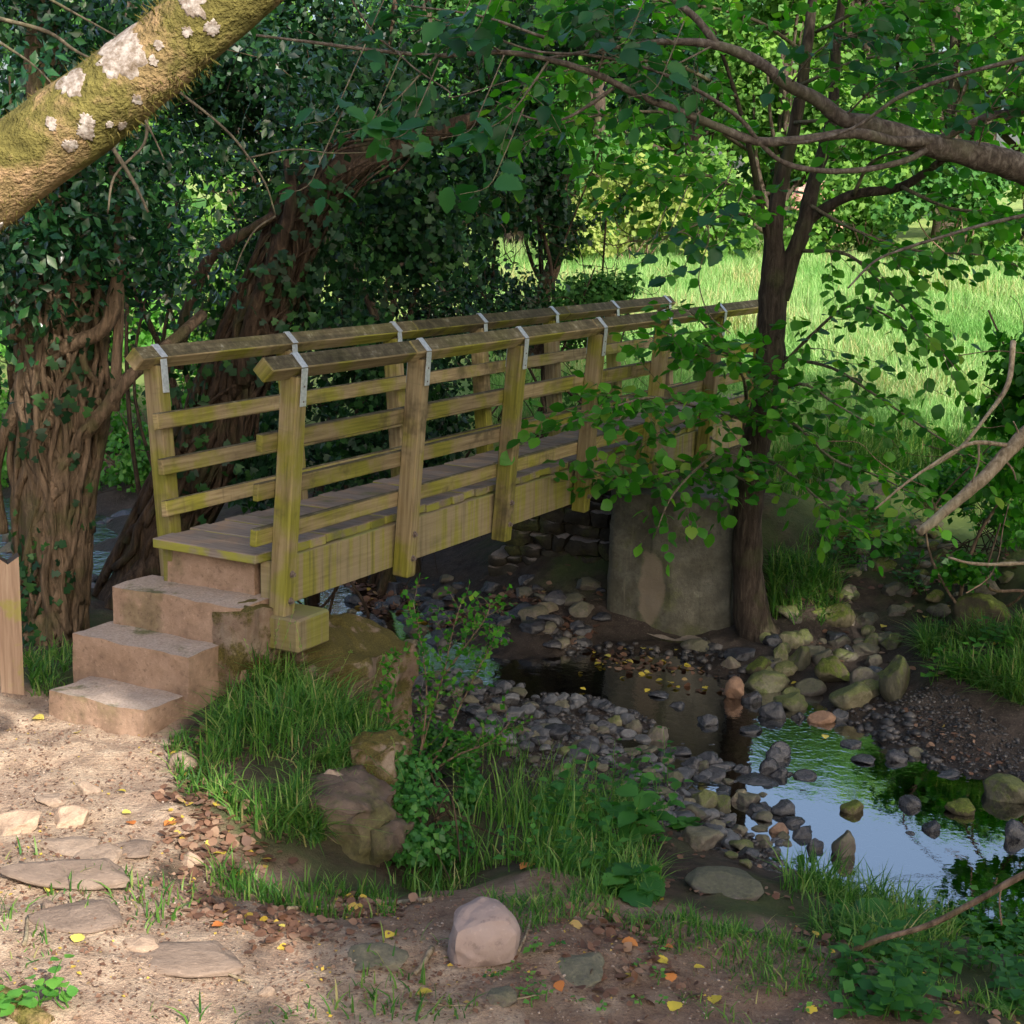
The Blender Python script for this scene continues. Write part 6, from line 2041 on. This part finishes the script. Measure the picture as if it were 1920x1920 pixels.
# young hawthorn over the stream
sap = thing('hawthorn_sapling', hit(780, 1480), 'young thin-stemmed hawthorn with small leaves between the mossy footing and the stream', 'shrub')
mw, ml = MB(), MB()
for pts in [[(770, 1480, 7.6), (800, 1370, 7.6), (830, 1270, 7.6), (850, 1180, 7.65), (868, 1120, 7.7)], [(770, 1480, 7.6), (790, 1400, 7.5), (800, 1300, 7.5), (790, 1210, 7.5), (775, 1130, 7.5)], [(780, 1470, 7.6), (830, 1400, 7.5), (860, 1330, 7.5), (900, 1250, 7.5), (935, 1180, 7.5)],
            [(830, 1270, 7.6), (870, 1215, 7.6), (910, 1160, 7.65), (920, 1130, 7.7)], [(780, 1470, 7.6), (850, 1420, 7.6), (920, 1390, 7.7), (960, 1350, 7.8)], [(775, 1475, 7.6), (740, 1380, 7.5), (720, 1300, 7.5), (740, 1230, 7.5)]]:
    spray(mw, ml, pxp(pts, 5), .007, .002, 20, .22, .038, 'mid', .45, 1.4, .05, .25, 1, False, .25)
mw.build('stems', MT['bark_stem'], sap)
ml.build('leaves', MT['leaf_hazel'], sap)

# ------------------------------------------------------------------ fallen leaves and sticks
def litter(pxpoly, n, s0, s1, seed, thr=.0, clump=2.0):
    poly = np.array([hit(a, b)[:2] for a, b in pxpoly])
    r = scatter(poly, int(n * 3), seed)
    r = r + rng.normal(0, .07, r.shape)
    P = np.concatenate([r, np.zeros((len(r), 1))], 1)
    k = fbm(P, clump, 3, seed + 3) + rng.normal(0, .25, len(P)) > thr
    P = P[k][:n]
    P[:, 2] = np.maximum(hz(P[:, 0], P[:, 1]), ZW) + rng.uniform(.003, .014, len(P))
    D = rdir(len(P)); D[:, 2] *= .25
    return P, unit(D), unit(ZU + rng.normal(0, .35, P.shape)), rng.uniform(s0, s1, len(P))


m = MB()
for pxpoly, n_, s0, s1, sd_, th in [([(360, 1470), (470, 1530), (500, 1600), (420, 1640), (330, 1590), (330, 1480)], 420, .025, .06, 1, -.1), ([(340, 1360), (420, 1380), (400, 1460), (330, 1420)], 160, .025, .055, 2, -.1), ([(330, 1600), (700, 1690), (760, 1740), (560, 1780), (380, 1720)], 520, .02, .055, 3, .0),
                                    ([(0, 1340), (330, 1380), (330, 1600), (0, 1700)], 900, .006, .024, 4, .05), ([(0, 1600), (900, 1780), (1000, 1915), (0, 1915)], 900, .008, .03, 5, .05), ([(900, 1700), (1600, 1760), (1900, 1880), (1900, 1915), (900, 1915)], 420, .02, .06, 6, .1),
                                    ([(0, 1330), (330, 1400), (500, 1700), (900, 1915), (0, 1915)], 2800, .004, .016, 12, -.1), ([(560, 1660), (1100, 1660), (1500, 1740), (1600, 1915), (700, 1915)], 2400, .004, .018, 13, -.1),
                                    ([(640, 1090), (1120, 1110), (1120, 1230), (700, 1180)], 700, .04, .09, 7, -.1), ([(1450, 1000), (1900, 1000), (1900, 1300), (1500, 1250)], 260, .03, .07, 8, -.1), ([(1100, 1560), (1400, 1600), (1500, 1690), (1200, 1680)], 120, .02, .05, 9, -.1), ([(1650, 1330), (1900, 1400), (1900, 1480), (1750, 1420)], 60, .03, .06, 10, -.1),
                                    ([(1100, 1220), (1400, 1260), (1400, 1350), (1150, 1290)], 120, .03, .07, 11, -.1)]:
    a = litter(pxpoly, n_, s0, s1, sd_, th)
    leaves(m, *a, 'full' if s1 > .03 else 'mid', 1.15)
o = m.build('leaf_litter', MT['litter'])
tag(o, 'brown leaf litter strewn over the path edges and banks', 'leaf litter', kind='stuff')
MT['leaf_yellow'] = leaf_mat('leaf_yellow', (.55, .42, .06), (.68, .52, .07), (.72, .6, .16), .2, .5, .3, (1, 1, .6))
MT['leaf_orange'] = leaf_mat('leaf_orange', (.45, .14, .04), (.6, .22, .06), (.5, .25, .12), .15, .5, .3, (1, 1, .6))
pool_l = {}
for key in ('leaf_yellow', 'leaf_orange'):
    for v_ in range(4):
        m = MB()
        leaves(m, np.zeros((1, 3)), np.array([[0, 1., 0]]), np.array([[0, 0, 1.]]), 1.0, 'big', random.uniform(.9, 1.4), np.array([v_ / 4 + .1]))
        o = m.build('fallen_leaf', MT[key]); pool_l.setdefault(key, []).append(o.data); bpy.data.objects.remove(o)


def fallen(px, py, w, key, label, group=None):
    p = hit(px, py)
    if p[2] < ZW: p = at_z(px, py, ZW)
    o = bpy.data.objects.new('fallen_leaf', random.choice(pool_l[key]))
    col.objects.link(o)
    o.location = p + ZU * .012
    s_ = w * proj(p)[2][0] / F
    o.scale = (s_ * .78, s_ * .78, s_ * .78)
    o.rotation_euler = (random.uniform(-.25, .35), random.uniform(-.3, .3), random.uniform(0, 6.28))
    return tag(o, label, 'leaf', group)


for px, py, w, lab in [(312, 1352, 30, 'bright yellow leaf just below the lowest step'), (62, 1352, 30, 'pale yellow leaf at the left below the fence post'), (145, 1380, 22, 'small yellow leaf on the path below the lowest step'), (236, 1490, 24, 'yellow leaf right of the domed tan rock'), (228, 1532, 22, 'yellow leaf right of the squarish tan rock'), (398, 1607, 28, 'yellow-green leaf at the edge of the leaf drift'),
                       (100, 1668, 30, 'curled yellow leaf on the sunny path'), (140, 1775, 34, 'long yellow leaf flat on the path near the left edge'), (534, 1745, 18, 'tiny orange-yellow leaf in the middle of the lower path'), (735, 1755, 30, 'yellow leaf to the upper left of the pinkish boulder'), (812, 1868, 44, 'pointed yellow leaf just below the pinkish boulder'), (1228, 1808, 38, 'bright yellow leaf on the soil right of the pinkish boulder'),
                       (1270, 1885, 38, 'pale yellow leaf at the bottom of the view'), (1512, 1893, 32, 'golden leaf in the thin grass at the bottom right'), (1345, 1880, 44, 'mottled yellow leaf in the grass at the bottom'), (1300, 1820, 26, 'yellow-green leaf in the thin grass right of the boulder'), (1475, 1560, 44, 'long yellow leaf at the edge of the bright pool'), (1285, 1535, 20, 'pale leaf on the grey shore stone')]:
    fallen(px, py, w, 'leaf_yellow', lab)
for px, py, w, lab in [(172, 1487, 24, 'orange leaf at the foot of the domed tan rock'), (410, 1495, 34, 'broad orange-brown leaf against the grass mound'), (330, 1553, 34, 'orange leaf in the drift below the grass mound'), (250, 1556, 26, 'orange leaf left of the drift'), (1245, 1780, 24, 'brown-orange leaf beside the grass tuft'), (1255, 1835, 30, 'orange leaf below the bright yellow one'), (1165, 1770, 40, 'rusty leaf in the thin grass'), (420, 1740, 30, 'rust leaf on the middle of the lower path'), (1045, 1850, 36, 'orange leaf right of the boulder on bare soil'), (1000, 1625, 40, 'pinkish brown leaf on the grassy lip of the bank')]:
    fallen(px, py, w, 'leaf_orange', lab)
FL = 'yellow leaves floating at the shaded water edge'
for k in range(34):
    fallen(random.uniform(1090, 1340), random.uniform(1215, 1300), random.uniform(10, 20), 'leaf_yellow', 'yellow leaf floating on the dark water by the abutment', FL)
for k in range(16):
    fallen(random.uniform(1480, 1900), random.uniform(1120, 1400), random.uniform(10, 18), 'leaf_yellow', 'yellow leaf on the muddy far shore', 'yellow leaves on the far shore')
for pts, r0, r1, lab in [([(540, 1712), (640, 1706), (730, 1700), (808, 1693)], .009, .013, 'straight brown stick lying across the soil above the boulder'), ([(592, 1690 + 24), (640, 1698 + 12), (655, 1690)], .005, .004, 'short brown stick beside the longer stick'), ([(46, 1788), (50, 1762), (52, 1730)], .008, .006, 'short grey stick pointing up the path near the left edge'),
                         ([(778, 1835), (795, 1815), (810, 1790)], .007, .012, 'mossy green stick lying left of the pinkish boulder'), ([(972, 1790), (990, 1750), (995, 1720), (985, 1690)], .006, .003, 'thin grey twig lying against the right side of the boulder'), ([(780, 1885), (850, 1895), (960, 1885), (1010, 1875)], .004, .003, 'slender twig at the bottom below the boulder'), ([(420, 1830), (440, 1838), (466, 1850)], .006, .005, 'stubby twig on the lower path'), ([(1280, 1735), (1360, 1745), (1440, 1760)], .003, .002, 'fine pale twig across the thin grass')]:
    Pp = []
    for a, b in pts:
        q = hit(a, b); q[2] += .012; Pp.append(q)
    m = MB(); L_ = catmull(Pp, 5)
    tube(m, L_, np.linspace(r0, r1, len(L_)), 8, 0., .15, rs=30)
    o = m.build('stick', MT['bark_dead'])
    tag(o, lab, 'stick')
